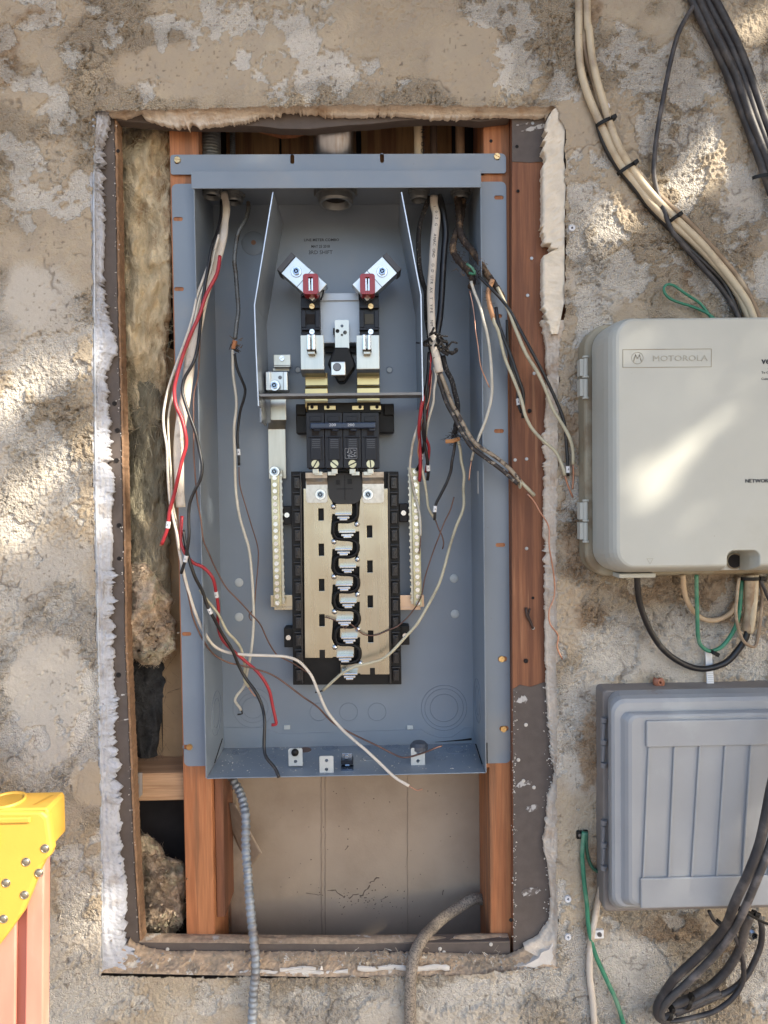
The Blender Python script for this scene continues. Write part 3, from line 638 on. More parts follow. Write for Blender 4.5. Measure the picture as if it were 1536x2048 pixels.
# ------------------------------------------------------------------ ground, unseen tree added to throw the dappled shade
def gnd():
    b = MB(); n = 24; vs = []; fs = []
    for j in range(n+1):
        for i in range(n+1):
            x = math.copysign((abs(i-n/2)/(n/2))**4*900, i-n/2); y = math.copysign((abs(j-n/2)/(n/2))**4*900, j-n/2); vs.append((x, y, -1.3))
    for j in range(n):
        for i in range(n): fs.append((j*(n+1)+i, j*(n+1)+i+1, (j+1)*(n+1)+i+1, (j+1)*(n+1)+i))
    b.add(vs, fs); o = link('ground', b.mesh('ground', ground_m)); o['kind'] = 'structure'; return o
gnd()
LIT = [  # gaps cut in the crown for sunlit patches: px centre, half length along the ray streak, half width, depth of the surface they fall on
 (30,785,80,28),(170,715,30,18),(130,925,95,18),(45,990,60,26),(200,900,34,40),(25,1075,40,18),(200,1040,26,50),
 (390,640,50,40),(378,740,50,60),(362,880,45,60),(400,890,20,50),(345,1060,30,40),
 (60,1640,120,50,-.3),(20,1720,120,70,-.3),(80,1800,100,60,-.3),(30,1900,110,80,-.3),(60,2010,90,60,-.3),
 (1262,405,40,24),(1440,315,66,30),(1365,390,50,28),(1215,465,44,30),(1490,60,40,18),(1480,230,44,14),
 (1420,850,230,-13,-.09),(1500,900,150,-14,-.09),(1520,745,90,-12,-.09),
 (985,1160,50,10,.034),(1000,590,20,18),(205,1830,14,60)]
def tree():
    t = thing('added_shade_tree', 'unseen leafy tree added off to the right, gaps cut so sun dapples the wall', 'tree', (3.6, -2.5, -1.3))
    s = SUN; C = s*3.3; ux = Vector((s.y, -s.x, 0)).normalized(); uz = s.cross(ux).normalized()
    if uz.z < 0: uz = -uz
    rs = np.random.RandomState(3); n = 76000
    a = np.concatenate([rs.uniform(-1.0, 1.0, n//2+n//4), rs.uniform(-1.9, 1.9, n//4)]); b = np.concatenate([rs.uniform(-1.15, 1.15, n//2+n//4), rs.uniform(-1.7, 1.7, n//4)]); d = rs.uniform(-.45, .45, len(a))*np.sqrt(np.maximum(0.05, 1-(a/2)**2-(b/2)**2))
    ux_, uz_, s_ = np.array(ux), np.array(uz), np.array(s)
    c = np.array(C)+a[:, None]*ux_+b[:, None]*uz_+d[:, None]*s_
    q = c-s_*(c[:, 1:2]/s_[1])
    Rt = np.array(ROT.transposed()); v = Rt @ np.vstack([q[:, 0], q[:, 1]+CAMD, q[:, 2]]); pu = 768+FPX*v[0]/-v[2]; pv = 1024-FPX*v[1]/-v[2]
    th = math.atan2(s.z, s.x); keep = np.ones(len(a), bool)
    jig = (fbm(pu*.012, pv*.012, 1, 5, 3)-.5)*1.1
    for e_ in LIT:
        cx, cy, L_, W_ = e_[:4]; Yp = e_[4] if len(e_) > 4 else 0
        if Yp: w_ = P(cx, cy, Yp); cx, cy = unP(w_ - s*(w_.y/s.y))
        dx = pu-cx; dy = -(pv-cy); al = dx*cos(th)+dy*sin(th); ac = -dx*sin(th)+dy*cos(th)
        keep &= (al/(L_+34))**2+(ac/(W_+20))**2 > 1+jig  # leaves left out wherever a sun patch is wanted
    c = c[keep]; m = len(c); r = rs.uniform(.011, .022, m)
    nrm = s_+rs.normal(0, .55, (m, 3)); nrm /= np.linalg.norm(nrm, axis=1)[:, None]
    t1 = np.cross(nrm, rs.normal(size=(m, 3))); t1 /= np.linalg.norm(t1, axis=1)[:, None]; t2 = np.cross(nrm, t1)
    V = np.stack([c-t1*r[:, None]*1.3, c+t2*r[:, None]*.6, c+t1*r[:, None]*1.3, c-t2*r[:, None]*.6], 1).reshape(-1, 3)-np.array(t.location)
    me = bpy.data.meshes.new('crown'); me.from_pydata(V.tolist(), [], np.arange(4*m).reshape(m, 4).tolist()); me.materials.append(leaf_m); link('crown', me, t)
    mb = MB(); base = Vector((3.6, -2.5, -1.3)); top = C+uz*.1+s*.1
    mb.tube(crom([base, base*.6+Vector((3.2, -2.2, .2))*.4, top], .1), .11, n=10, rad=lambda u, i: 1-.7*u)
    rr = random.Random(4)
    for k in range(9):
        a_ = rr.uniform(-.95, -.6)+k*.0 if False else rr.uniform(.8, 1.8); e_ = C+ux*rr.uniform(-1.5, 1.5)+uz*rr.uniform(1.15, 1.6)+s*rr.uniform(.2, .5)
        mb.tube([top, (top+e_)/2+Vector((0, 0, .1)), e_], .03, n=6, rad=lambda u, i: 1-.7*u)
    part('trunk', mb, bark_m, t, smooth=True)
tree()
#==PART2==
# ------------------------------------------------------------------ electrical panel
YF = .016; YB = .121; FL = .0343
XL, XR, ZB, ZT = -.2193, .1462, -.3700, .4130
panel = thing('electrical_panel', 'open grey steel electrical panel with bare bus bars and no breakers', 'electrical panel', (-.0365, YB, ZB))
def pz(y, Y): return P(742, y, Y).z
def pxx(x, Y): return P(x, 985, Y).x
mb = MB(); mb.box(XL, XR, YB, YB+.0014, ZB, ZT); part('back_plate', mb, paint, panel)
mb = MB(); mb.box(XL-.0014, XL, YF, YB+.0014, ZB-.0002, ZT); part('side_wall', mb, paint, panel, bevel=.0004)
mb = MB(); mb.box(XR, XR+.0014, YF, YB+.0014, ZB-.0002, ZT); part('side_wall', mb, paint, panel, bevel=.0004)
mb = MB(); mb.box(XL, XR, YF+.0006, YB, ZB-.0014, ZB); part('bottom_wall', mb, paint, panel, bevel=.0004)
mb = MB(); mb.box(XL-.0014, XR+.0014, YF+.003, YB+.0014, ZT, ZT+.0014); part('top_wall', mb, paint, panel)
def slot_loop(x, y, w, h, Y, n=8):
    c = P(x, y, Y); a, b = MM(w, Y)/2, MM(h, Y)/2; r = min(a, b); l = []
    for q in range(4):
        cx, cz = ((a-r), (b-r)) if q == 0 else ((-(a-r)), (b-r)) if q == 1 else ((-(a-r)), -(b-r)) if q == 2 else ((a-r), -(b-r))
        for k in range(n//2+1):
            t = pi/2*q+pi/2*k/(n//2); l.append((c.x+cx+r*cos(t), c.z+cz+r*sin(t)))
    return l
def rect_loop(x, y, w, h, Y):
    c = P(x, y, Y); a, b = MM(w, Y)/2, MM(h, Y)/2; return [(c.x+a, c.z+b), (c.x-a, c.z+b), (c.x-a, c.z-b), (c.x+a, c.z-b)]
def rrect(x0, x1, z0, z1, rs_, n=5):
    """rounded outline; rs_ = radii of corners (x1z1, x0z1, x0z0, x1z0)"""
    l = []
    for q, (cx, cz, r) in enumerate(((x1, z1, rs_[0]), (x0, z1, rs_[1]), (x0, z0, rs_[2]), (x1, z0, rs_[3]))):
        sx = -1 if cx == x1 else 1; sz = -1 if cz == z1 else 1
        if r <= 0: l.append((cx, cz)); continue
        for k in range(n+1):
            t = pi/2*q+pi/2*k/n; l.append((cx+sx*r+r*cos(t), cz+sz*r+r*sin(t)))
    return l
FXL, FXR = -.2533, .1833; FZ1 = pz(366, FL)
mb = MB(); mb.prism([rrect(FXL, XL-.0016, -.3610, FZ1, (0, .007, .007, 0))]+[slot_loop(x, y, w, h, FL) for x, y, w, h in ((356,438,19,8),(358,578,19,8),(373,1268,19,8),(373,1494,16,9))], FL, FL+.0012)
part('side_flange', mb, paint, panel, bevel=.0004)
mb = MB(); mb.prism([rrect(XR+.0016, FXR, -.3655, FZ1+.001, (.007, 0, .001, .007))]+[slot_loop(x, y, w, h, FL) for x, y, w, h in ((998,395,19,8),(996,632,17,8),(998,862,20,8),(1001,1090,20,8),(1005,1318,19,11),(1008,1457,19,11))], FL, FL+.0012)
part('side_flange', mb, paint, panel, bevel=.0004)
mb = MB(); mb.box(XR+.0015, XR+.006, FL-.0006, FL+.0005, -.3655, pz(1490, FL)); part('flange_notch', mb, MATS['hole_black'], panel)
mb = MB(); mb.prism([rrect(FXL, FXR-.0005, pz(350, FL)+.0005, pz(310, FL), (.006, .004, .003, .003))]+[slot_loop(x, y, w, h, FL) for x, y, w, h in ((585,320,8,19),(764,318,8,19),(355,322,10,16),(994,316,10,12))], FL-.0026, FL-.0014)
part('top_flange', mb, paint, panel, bevel=.0004)
a, b_, c, d = R(383, 342, 962, 377, YF); mb = MB(); mb.box(a, b_, YF-.0016, YF-.0004, c, d); mb.box(a, b_, YF-.0004, FL-.0015, d-.0012, d)
part('top_lip', mb, paint, panel, bevel=.0006)
# screws
def pan(kind='slot', r=.0035, hgt=.0018, n=20, ball=False):
    b = MB(); b.lathe((0, 0, 0), [(.0001, -.35*hgt), (r*.93, -.35*hgt), (r, 0), (r, .0003)], n=n, axis='Y')
    g = r*(.2 if r < .0036 else .14)
    if kind == 'slot': secs = [(g, None), (-g, None)]
    if kind == 'slot':
        for s_ in (1, -1):
            l = [(x, s_*sqrt(max(0, (r*.93)**2-x*x))) for x in np.linspace(-r*.9, r*.9, 9)]; l = [(-r*.9, s_*g)]+l+[(r*.9, s_*g)]
            b.prism([l], -hgt, -.35*hgt)
    elif kind == 'cross':
        L_ = r*.55
        for sx in (1, -1):
            for sy in (1, -1):
                l = [(sx*g, sy*g), (sx*L_, sy*g), (sx*L_, sy*.0001)] if False else [(sx*g, sy*g)]+[(sx*r*.93*cos(t), sy*r*.93*sin(t)) for t in np.linspace(.14, pi/2-.14, 6)]
                b.prism([l], -hgt, -.35*hgt)
    return b
def hexb(r=.005, w=.0075, hgt=.004):
    b = MB(); b.lathe((0, 0, 0), [(.0001, -.0008), (w*.93, -.0008), (w, 0), (w, .0004)], n=24, axis='Y')
    b.cur = 1; b.prism([[(r*cos(pi/3*i+.3), r*sin(pi/3*i+.3)) for i in range(6)], [(r*.62*cos(2*pi*i/12), r*.62*sin(2*pi*i/12)) for i in range(12)]], -hgt, -.0008)
    b.cur = 2; b.lathe((0, 0, 0), [(.0001, -hgt*.55), (r*.62, -hgt*.55)], n=12, axis='Y'); b.cur = 1
    for k in range(2): b.box(-r*.4, r*.4, -hgt*.9, -hgt*.7, -.0004, .0004, rot=.5+k*pi/2)
    return b
flat_me = pan('cross', .0042, .0016).mesh('flange_screw', brass)
for x, y, rt in ((355,320,.2),(994,313,.5),(379,1494,.1),(1003,1318,.3),(1007,1458,.6)): piece('flange_screw', flat_me, panel, P(x, y, FL-.003 if y < 340 else FL-.0006), rt)
# knock-outs pressed in the back, bottom and left wall
def ring(cx, cy, rpx, Y=YB, th=.00045):
    b = MB(); b.torus(P(cx, cy, Y), MM(rpx, Y), th, 'Y', n=48, m=5); return b
def koset(name, lst, Y=YB):
    mb = MB()
    for cx, cy, r in lst: mb.torus(P(cx, cy, Y), MM(r, Y), .0005, 'Y', n=48, m=5)
    part(name, mb, paintd, panel, smooth=True)
koset('knockout', [(888,1416,39),(888,1416,28),(888,1416,46)]); koset('knockout', [(506,1416,30),(506,1416,21),(506,1416,40)])
for x in (638, 697, 754): koset('knockout', [(x, 1424, 18)])
for x, y in ((478,1165),(478,1234),(908,1157),(910,1228)):
    mb = MB(); mb.lathe(P(x, y, YB), [(.0001, -.0012), (MM(6, YB), -.001), (MM(8.5, YB), -.0003), (MM(9, YB), .0003)], n=24, axis='Y'); part('plug', mb, paintl, panel, smooth=True)
def zring(cx, cz, r, name='knockout', sx=1):
    pass
for x, y, rr in ((481,1504,(17,10)),(562,1493,(15,9)),(610,1500,(13,)),(660,1495,(16,9)),(728,1496,(13,)),(785,1494,(15,9)),(540,1515,(12,)),(912,1500,(21,15)),(735,1517,(12,)),(880,1515,(12,))):
    # the bottom wall seen from above: find where the ray meets it
    dd = ROT @ Vector(((x-768)/FPX, -(y-1024)/FPX, -1)); t = ZB/dd.z; p = dd*t+Vector((0, -CAMD, 0)); mb = MB()
    for r in rr: mb.torus((p.x, p.y, ZB+.0001), MM(r*.95, p.y), .0005, 'Z', n=36, m=5)
    if x == 610:
        mb.lathe((p.x, p.y, ZB+.0004), [(.0001, 0), (MM(12, p.y), 0)], n=24); part('knockout', mb, wood('x', (.4, .2, .1), (.3, .15, .08)) if False else copperd, panel); continue
    part('knockout', mb, paintd, panel, smooth=True)
mb = MB()
for r in (.030, .020): mb.torus((XL+.0001, .078, pz(1420, .078)), r, .0005, 'X', n=40, m=5)
part('knockout', mb, paintd, panel, smooth=True)
mb = MB()
for r in (.030, .020): mb.torus((XR-.0001, .078, pz(1405, .078)), r, .0005, 'X', n=40, m=5)
part('knockout', mb, paintd, panel, smooth=True)
# folded flap of the bottom wall standing on the back, with its two tabs
mb = MB()
mb.prism([[(q.x, q.z) for q in (P(x, y, YB-.0012) for x, y in ((450,1488),(450,1455),(520,1455),(545,1462),(560,1468),(842,1459),(856,1468),(880,1476),(905,1474),(930,1456),(943,1456),(943,1484)))]], YB-.0012, YB)
part('bottom_flap', mb, paint, panel)
for x in (574, 820): mb = MB(); mb.pbox(x-6, 1451, x+6, 1459, YB-.003, YB); part('tab', mb, paintl, panel, bevel=.0004)
mb = MB(); mb.tube([P(870,1484,YB-.001),P(900,1482,YB-.001),P(925,1480,YB-.001),P(943,1478,YB-.001)], .0014, .001, n=5, rad=lambda u, i: .3+u); part('seam_gap', mb, MATS['hole_black'], panel); mb = MB(); mb.tube([Vector((XR-.0006, .095, ZB+.008)), Vector((XR-.0006, .04, ZB+.002))], .0010, n=5); part('seam_gap', mb, MATS['hole_black'], panel); mb = MB()
mb.tube([Vector((XL+.0006, .11, ZB+.018)), Vector((XL+.0006, .06, ZB+.003))], .0007, n=5)
part('seam_gap', mb, MATS['hole_black'], panel)
# little feet, clip and plug on the bottom wall
for (x0, y0, x1, y1, Y) in ((577,1497,605,1532,.045),(639,1512,667,1548,.026),(822,1496,850,1531,.045)):
    mb = MB(); x0_, x1_, z0_, z1_ = R(x0, y0, x1, y1, Y)
    hs = [slot_loop((x0+x1)/2, y0+9, 7, 7, Y), slot_loop((x0+x1)/2, y1-9, 7, 7, Y)]
    mb.prism([rrect(x0_, x1_, z0_, z1_, (.002, .002, 0, 0))]+hs, Y, Y+.0012); mb.box(x0_, x1_, Y+.0012, Y+.010, z0_, z0_+.0012)
    part('mounting_tab', mb, paintl, panel, bevel=.0003)
mb = MB(); mb.lathe(P(590,1505,.044), [(.0001, -.004), (.0040, -.0035), (.0050, -.001), (.0050, .001)], n=20, axis='Y'); part('round_knob', mb, plasticb, panel, smooth=True)
mb = MB(); q = P(838,1490,.055); mb.lathe((q.x, q.y, q.z-.006), [(.010, 0), (.0125, .001), (.0125, .006), (.0105, .008), (.009, .010), (.0001, .010)], n=16); part('hole_plug', mb, mat('dark_plug', (.06, .07, .09), .4), panel, bevel=.0003)
mb = MB(); mb.pbox(682,1521,706,1529,.045,.060); part('clip_block', mb, plasticb2, panel, bevel=.0005)
mb = MB(); mb.pbox(684,1507,704,1521,.050,.052); mb.pbox(690,1529,699,1540,.046,.050); q = P(693,1514,.049); mb.lathe(q, [(.0001, -.001), (.003, -.001), (.0035, .001)], n=12, axis='Y'); part('clip', mb, steelb, panel, bevel=.0003)
mb = MB(); q = R(682,1534,707,1546,.035); mb.box(q[0], q[1], .030, .048, ZB+.0003, ZB+.0012); part('clip_base', mb, steelb, panel)
# printed stamp on the back plate
def text_part(txt, parent, mat_, c, size, name='lettering', rot=0, sx=1.0, Y=None, ext=.0, bold=0, thick=.00012, raise_=None):
    cu = bpy.data.curves.new(name, 'FONT'); cu.body = txt; cu.size = size; cu.align_x = 'CENTER'; cu.align_y = 'CENTER'; cu.extrude = thick; cu.offset = bold; cu.resolution_u = 2
    ob = bpy.data.objects.new('t', cu); me = bpy.data.meshes.new_from_object(ob); bpy.data.objects.remove(ob); bpy.data.curves.remove(cu)
    me.name = name; me.materials.clear(); me.materials.append(mat_)
    me.transform(Matrix.Translation(Vector(c)-root_loc(parent)) @ Matrix.Rotation(rot, 4, 'Y') @ Matrix.Rotation(pi/2, 4, 'X') @ Matrix.Diagonal((sx, 1, 1, 1)))
    return link(name, me, parent)
text_part('LINE METER COMBO', panel, ink, P(643, 480, YB-.0003), .0052, sx=1.05, bold=.00004)
text_part('MAY 25 2018', panel, ink, P(641, 493, YB-.0003), .0056, sx=.85, bold=.00004)
text_part('3RD SHIFT', panel, ink, P(641, 505, YB-.0003), .0075, sx=1.0)
mb = MB(); q = P(529, 528, YB-.0002); mb.lathe(q, [(.0001, 0), (.0055, 0)], n=24, axis='Y'); part('inspection_dot', mb, mat('faded_yellow', (.36, .36, .20), .5), panel)
mb = MB(); q = P(507, 487, YB); mb.lathe(q, [(.0001, -.0015), (.007, -.0012), (.016, -.0004), (.018, .0003)], n=28, axis='Y'); part('dimple', mb, paint, panel, smooth=True)
mb = MB(); q = P(507, 485, YB-.0018); mb.lathe(q, [(.0001, -.0003), (.0035, 0)], n=16, axis='Y'); part('rust_spot', mb, mat('rust_spot_m', (.30, .15, .09), .6), panel)
mb = MB(); mb.box(XR-.0004, XR-.0001, .050, .062, pz(990, .056), pz(945, .056)); part('side_sticker', mb, label_m, panel)
# meter compartment: side shields, shelf
def shield(pts_f, pts_b, top=.4128, Yf=.021):
    mb = MB(); xs = []
    prof = []       # front edge: x(z)
    fr = [P(x, y, Yf) for x, y in pts_f]
    vs = []
    for p in fr: vs.append(Vector((p.x, Yf, p.z)))
    bx = [pxx(x, YB) for x in pts_b]
    th = .0012
    for dx in (0, th):
        pass
    V = []
    for p, xb in zip(fr, bx): V += [(p.x, Yf, p.z), (p.x+th, Yf, p.z), (p.x+th+(0), YB, p.z), (p.x, YB, p.z)]
    F = []
    for i in range(len(fr)-1):
        a_ = i*4; b_ = a_+4
        F += [(a_, a_+1, b_+1, b_), (a_+1, a_+2, b_+2, b_+1), (a_+2, a_+3, b_+3, b_+2), (a_+3, a_, b_, b_+3)]
    F += [(0, 1, 2, 3), (len(V)-4, len(V)-3, len(V)-2, len(V)-1)]
    mb.add(V, F); return mb
part('compartment_shield', shield([(545,384),(508,610),(511,700),(516,812)], [0]*4), paint, panel, label='left shield of the meter compartment')
part('compartment_shield', shield([(802,384),(841,590),(843,700),(845,802)], [0]*4), paint, panel, label='right shield of the meter compartment')
# bright raw edges of the shields
mb = MB()
for pl in ([(545,384),(508,610),(511,700),(516,812)], [(802,384),(841,590),(843,700),(845,802)]):
    mb = MB()
    pts = [P(x, y, .0207) for x, y in pl]
    for i in range(len(pts)-1):
        A, B = pts[i], pts[i+1]
        mb.add([A+Vector((-.0001, 0, 0)), A+Vector((.0013, 0, 0)), B+Vector((.0013, 0, 0)), B+Vector((-.0001, 0, 0))]+[v+Vector((0, .0002, 0)) for v in (A+Vector((-.0001, 0, 0)), A+Vector((.0013, 0, 0)), B+Vector((.0013, 0, 0)), B+Vector((-.0001, 0, 0)))], [(0, 1, 2, 3), (0, 4, 5, 1), (3, 2, 6, 7), (4, 7, 6, 5)])
    part('sheared_edge', mb, mat('raw_steel', (.55, .60, .66), .4, .7), panel)
xa = P(516, 790, .022).x+.001; xb = P(845, 785, .022).x; zf = pz(785, .022)
mb = MB(); mb.box(xa, xb, .024, .070, zf-.0012, zf); mb.box(xa, xb, .0235, .0245, zf-.0035, zf); part('shelf', mb, mat('shelf_metal', (.20, .20, .20), .45, .2), panel, bevel=.0003)
mb = MB(); mb.pbox(519, 797, 523, 845, .040, .085); mb.pbox(523, 797, 541, 846, .084, .0855); part('shelf_bracket', mb, paint, panel, bevel=.0004)
for x in (596, 779): piece('back_screw', pan('slot', .0036, .001).mesh('back_screw', paintl) if x == 596 else bpy.data.meshes['back_screw'], panel, P(x, 740, YB-.0006), pi/2)
for x in (596, 779):
    mb = MB(); mb.torus(P(x, 740, YB), .0048, .0005, 'Y', n=24, m=5); part('screw_ring', mb, paintd, panel, smooth=True)
# meter socket
ms = MB(); ms.pbox(638, 590, 720, 686, .085, .118); socket = part('meter_socket', ms, mat('light_grey_blue', (.40, .45, .50), .4, .3, var=.05), panel, bevel=.001)
mb = MB(); mb.pbox(640, 586, 718, 601, .082, .0848); part('socket_rib', mb, MATS['light_grey_blue'], socket, bevel=.0006)
hex_me = hexb().mesh('hex_screw', [steel, steelb, MATS['hole_black']]); slot_b = pan('slot', .0038, .0020).mesh('socket_screw', brass); slot_s = pan('slot', .0038, .0020).mesh('steel_screw', steel)
for sgn, cx, xl, xr in ((-1, 592, 602, 640), (1, 765, 719, 758)):
    mb = MB()
    mb.pbox(xl, 588, xr, 672, .070, .116)
    mb.pbox(xl, 620, xl+9, 655, .066, .0699); mb.pbox(xr-9, 620, xr, 655, .066, .0699)
    mb.pbox(xl, 611, xr, 616, .064, .0699); mb.pbox(xl, 655, xr, 660, .064, .0699); mb.pbox(xl, 588, xr, 592, .064, .0699)
    part('socket_block', mb, plasticb2, socket, bevel=.0006)
    mb = MB(); mb.pbox((xl+xr)/2-9, 628, (xl+xr)/2+9, 648, .0690, .0697); part('socket_recess', mb, MATS['hole_black'] if sgn < 0 else mat('recess_olive', (.05, .045, .03), .6), socket)
    for y in (613, 664): piece('socket_screw', slot_b if y < 650 else slot_s, socket, P((xl+xr)/2+3, y, .0625), .3)
    # lug: square aluminium body turned 45 degrees with a dark outer cheek
    c = P(cx+(-1)*sgn*0, 543, .055); ang = radians(-42 if sgn < 0 else 42)
    w = MM(44, .055)/2
    def rot2(x, z): return (c.x+x*cos(ang)-z*sin(ang), c.z+x*sin(ang)+z*cos(ang))
    S = sgn
    # local x runs along the lug away from the block (outwards), z across
    def lr(x0, x1, z0, z1): return [rot2(S*x0, z0), rot2(S*x1, z0), rot2(S*x1, z1), rot2(S*x0, z1)]
    k = MM(1, .055)
    mb = MB(); mb.prism([lr(-62*k, 20*k, -22*k, 22*k)], .055, .075); lug = part('lug', mb, alum, socket, bevel=.0008)
    mb = MB(); mb.prism([lr(20.5*k, 31*k, -22*k, 22*k)], .054, .085); part('lug_cheek', mb, mat('dark_grey_lug', (.08, .08, .085), .5, .4), socket, bevel=.0006)
    mb = MB(); mb.prism([lr(-22*k, -21*k, -22*k, 22*k)], .0546, .0551); part('lug_groove', mb, MATS['dark_grey_lug'], socket)
    q = rot2(-1*k*S, 0); piece('hex_screw', hex_me, socket, (q[0], .0545, q[1]))
    # red jaw cap with its bright jaw
    x0, x1 = (606, 637) if sgn < 0 else (720, 750)
    mb = MB(); qa = R(x0, 548, x1, 589, .040); l = rrect(*qa, (.004,)*4); inn = R(x0+11, 555, x1-11, 582, .040); mb.prism([l, [(inn[0], inn[2]), (inn[1], inn[2]), (inn[1], inn[3]), (inn[0], inn[3])][::1]], .038, .060)
    part('jaw_cap', mb, redcap, socket, bevel=.0016, seg=3)
    mb = MB(); m_ = (x0+x1)/2
    mb.pbox(m_-5, 556, m_-1, 582, .041, .062); mb.pbox(m_+1, 556, m_+5, 582, .041, .062); part('jaw', mb, steel, socket, bevel=.0006)
    mb = MB(); mb.tube(crom([P(m_+14, 560, .060), P(m_+24, 566, .062), P(m_+25, 585, .064), P(m_+20, 600, .066)]), .0011, .0024, n=6) if sgn < 0 else mb.tube(crom([P(m_-14, 560, .060), P(m_-17, 566, .062), P(m_-17, 585, .064), P(m_-16, 600, .066)]), .0011, .0024, n=6); part('jaw_spring', mb, plasticb2, socket, smooth=True)
    # lower jaws on the strap
    x0, x1 = (601, 648) if sgn < 0 else (713, 759)
    mb = MB(); ax, bx_, cz, dz = R(x0, 670, x1, 741, .060)
    prof = [(.060, dz), (.060, pz(738, .060)), (.064, pz(746, .064)), (.088, pz(750, .088)), (.088, pz(771, .088)), (.080, pz(776, .080)), (.080, pz(812, .080)), (.086, pz(822, .086))]
    def strap(mb, prof, xa, xb, xa2=None, xb2=None, k2=4, th=.0022):
        V = []; F = []
        for i, (Y, z) in enumerate(prof):
            a_, b_ = (xa, xb) if i < k2 else (xa2 if xa2 is not None else xa, xb2 if xb2 is not None else xb)
            p0 = prof[max(i-1, 0)]; p1 = prof[min(i+1, len(prof)-1)]; d_ = Vector((0, p1[0]-p0[0], p1[1]-p0[1])).normalized(); nrm = Vector((0, -d_.z, d_.y))
            if nrm.y < 0: nrm = -nrm
            V += [Vector((a_, Y, z)), Vector((b_, Y, z)), Vector((b_, Y, z))+nrm*th, Vector((a_, Y, z))+nrm*th]
        for i in range(len(prof)-1):
            for j in range(4): F.append((i*4+j, i*4+(j+1) % 4, (i+1)*4+(j+1) % 4, (i+1)*4+j))
        F += [(3, 2, 1, 0), tuple(len(V)-4+j for j in range(4))]
        mb.add(V, F); return mb
    xa2, xb2 = (pxx(614, .088), pxx(659, .088)) if sgn < 0 else (pxx(717, .088), pxx(762, .088))
    strap(mb, prof[:4], ax, bx_); part('jaw_strap', mb, zinc, socket, bevel=.0006)
    mb = MB(); strap(mb, prof[4:], xa2, xb2, k2=9); strap(mb, [(.086, pz(745, .086)), (.0885, pz(756, .0885)), (.0885, pz(770, .0885))], xa2, xb2, k2=9); part('gold_strap', mb, mat('gold_tin', (.50, .42, .22), .32, 1, var=.1), socket, bevel=.0006)
    m_ = (x0+x1)/2-2
    mb = MB(); mb.pbox(m_-9, 668, m_-2, 700, .044, .060); mb.pbox(m_+1, 668, m_+8, 700, .044, .060); part('jaw', mb, steel, socket, bevel=.0012)
    mb = MB(); mb.pbox(m_-7, 700, m_+7, 708, .050, .0598); part('jaw_foot', mb, zinc, socket, bevel=.0005)
    mb = MB(); mb.pbox(m_-9, 697, m_+9, 701, .046, .0598); part('jaw_gap', mb, plasticb, socket)
# neutral strap and diamond insulator
mb = MB(); ax, bx_, cz, dz = R(670, 640, 698, 697, .072); mb.prism([rrect(ax, bx_, cz, dz, (.001,)*4)]+[slot_loop(684, 652, 6, 6, .072), slot_loop(675, 662, 8, 8, .072), slot_loop(690, 665, 8, 8, .072), slot_loop(684, 670, 5, 5, .072)], .072, .074); part('ground_strap', mb, zinc, socket, bevel=.0004)
mb = MB(); mb.pbox(666, 656, 680, 668, .0745, .080); part('strap_backing', mb, plasticb, socket)
mb = MB(); mb.pprism([[(668,694),(698,694),(712,730),(688,764),(676,764),(655,728)]], .066, .090); part('insulator', mb, plasticb, socket, bevel=.003, seg=3)
mb = MB(); mb.pbox(662, 723, 691, 751, .056, .070); part('neutral_lug', mb, alum, socket, bevel=.0012)
mb = MB(); mb.lathe(P(674, 734, .0555), [(.0001, -.0005), (.0048, -.0005), (.0056, .0004), (.0056, .002)], n=20, axis='Y'); mb.box(*[v for v in (P(674, 734, .054).x-.0045, P(674, 734, .054).x+.0045, .0545, .0552, P(674, 734, .054).z-.0005, P(674, 734, .054).z+.0005)], rot=1.0); part('lug_screw', mb, mat('dark_screw', (.16, .16, .17), .4, .8), socket)
mb = MB(); mb.pbox(650, 684, 720, 704, .108, .1185); part('socket_dark_bar', mb, plasticb2, socket)  # black plastic bar below the socket plate
# left neutral link: lug and stepped strap down to the left neutral bar
link_ = MB(); xa, xb = pxx(541, .095), pxx(576, .095)
strap(link_, [(.088, pz(796, .088)), (.088, pz(838, .088)), (.104, pz(856, .104)), (.104, pz(955, .104))], xa, xb, pxx(538, .104), pxx(573, .104), k2=2)
nl = part('neutral_link', link_, zinc, panel, bevel=.0005)
mb = MB(); mb.pbox(547, 709, 581, 731, .085, .087); mb.pbox(547, 731, 581, 734, .085, .102); mb.pbox(545, 736, 579, 742, .100, .104); part('link_tongue', mb, zinc, nl, bevel=.0006)
piece('steel_screw', slot_s, nl, P(564, 717, .0845), -.5)
mb = MB(); mb.pbox(531, 743, 575, 781, .076, .098); mb.pbox(531, 743, 541, 781, .068, .0758); mb.pbox(566, 743, 575, 781, .068, .0758); part('lug', mb, alum, nl, bevel=.0009)
piece('hex_screw', hex_me, nl, P(549, 771, .0700)); mb = MB(); mb.lathe(P(560, 755, .0755), [(.0001, 0), (.0022, 0), (.0026, .0004)], n=14, axis='Y'); part('lug_hole', mb, MATS['dark_screw'], nl)
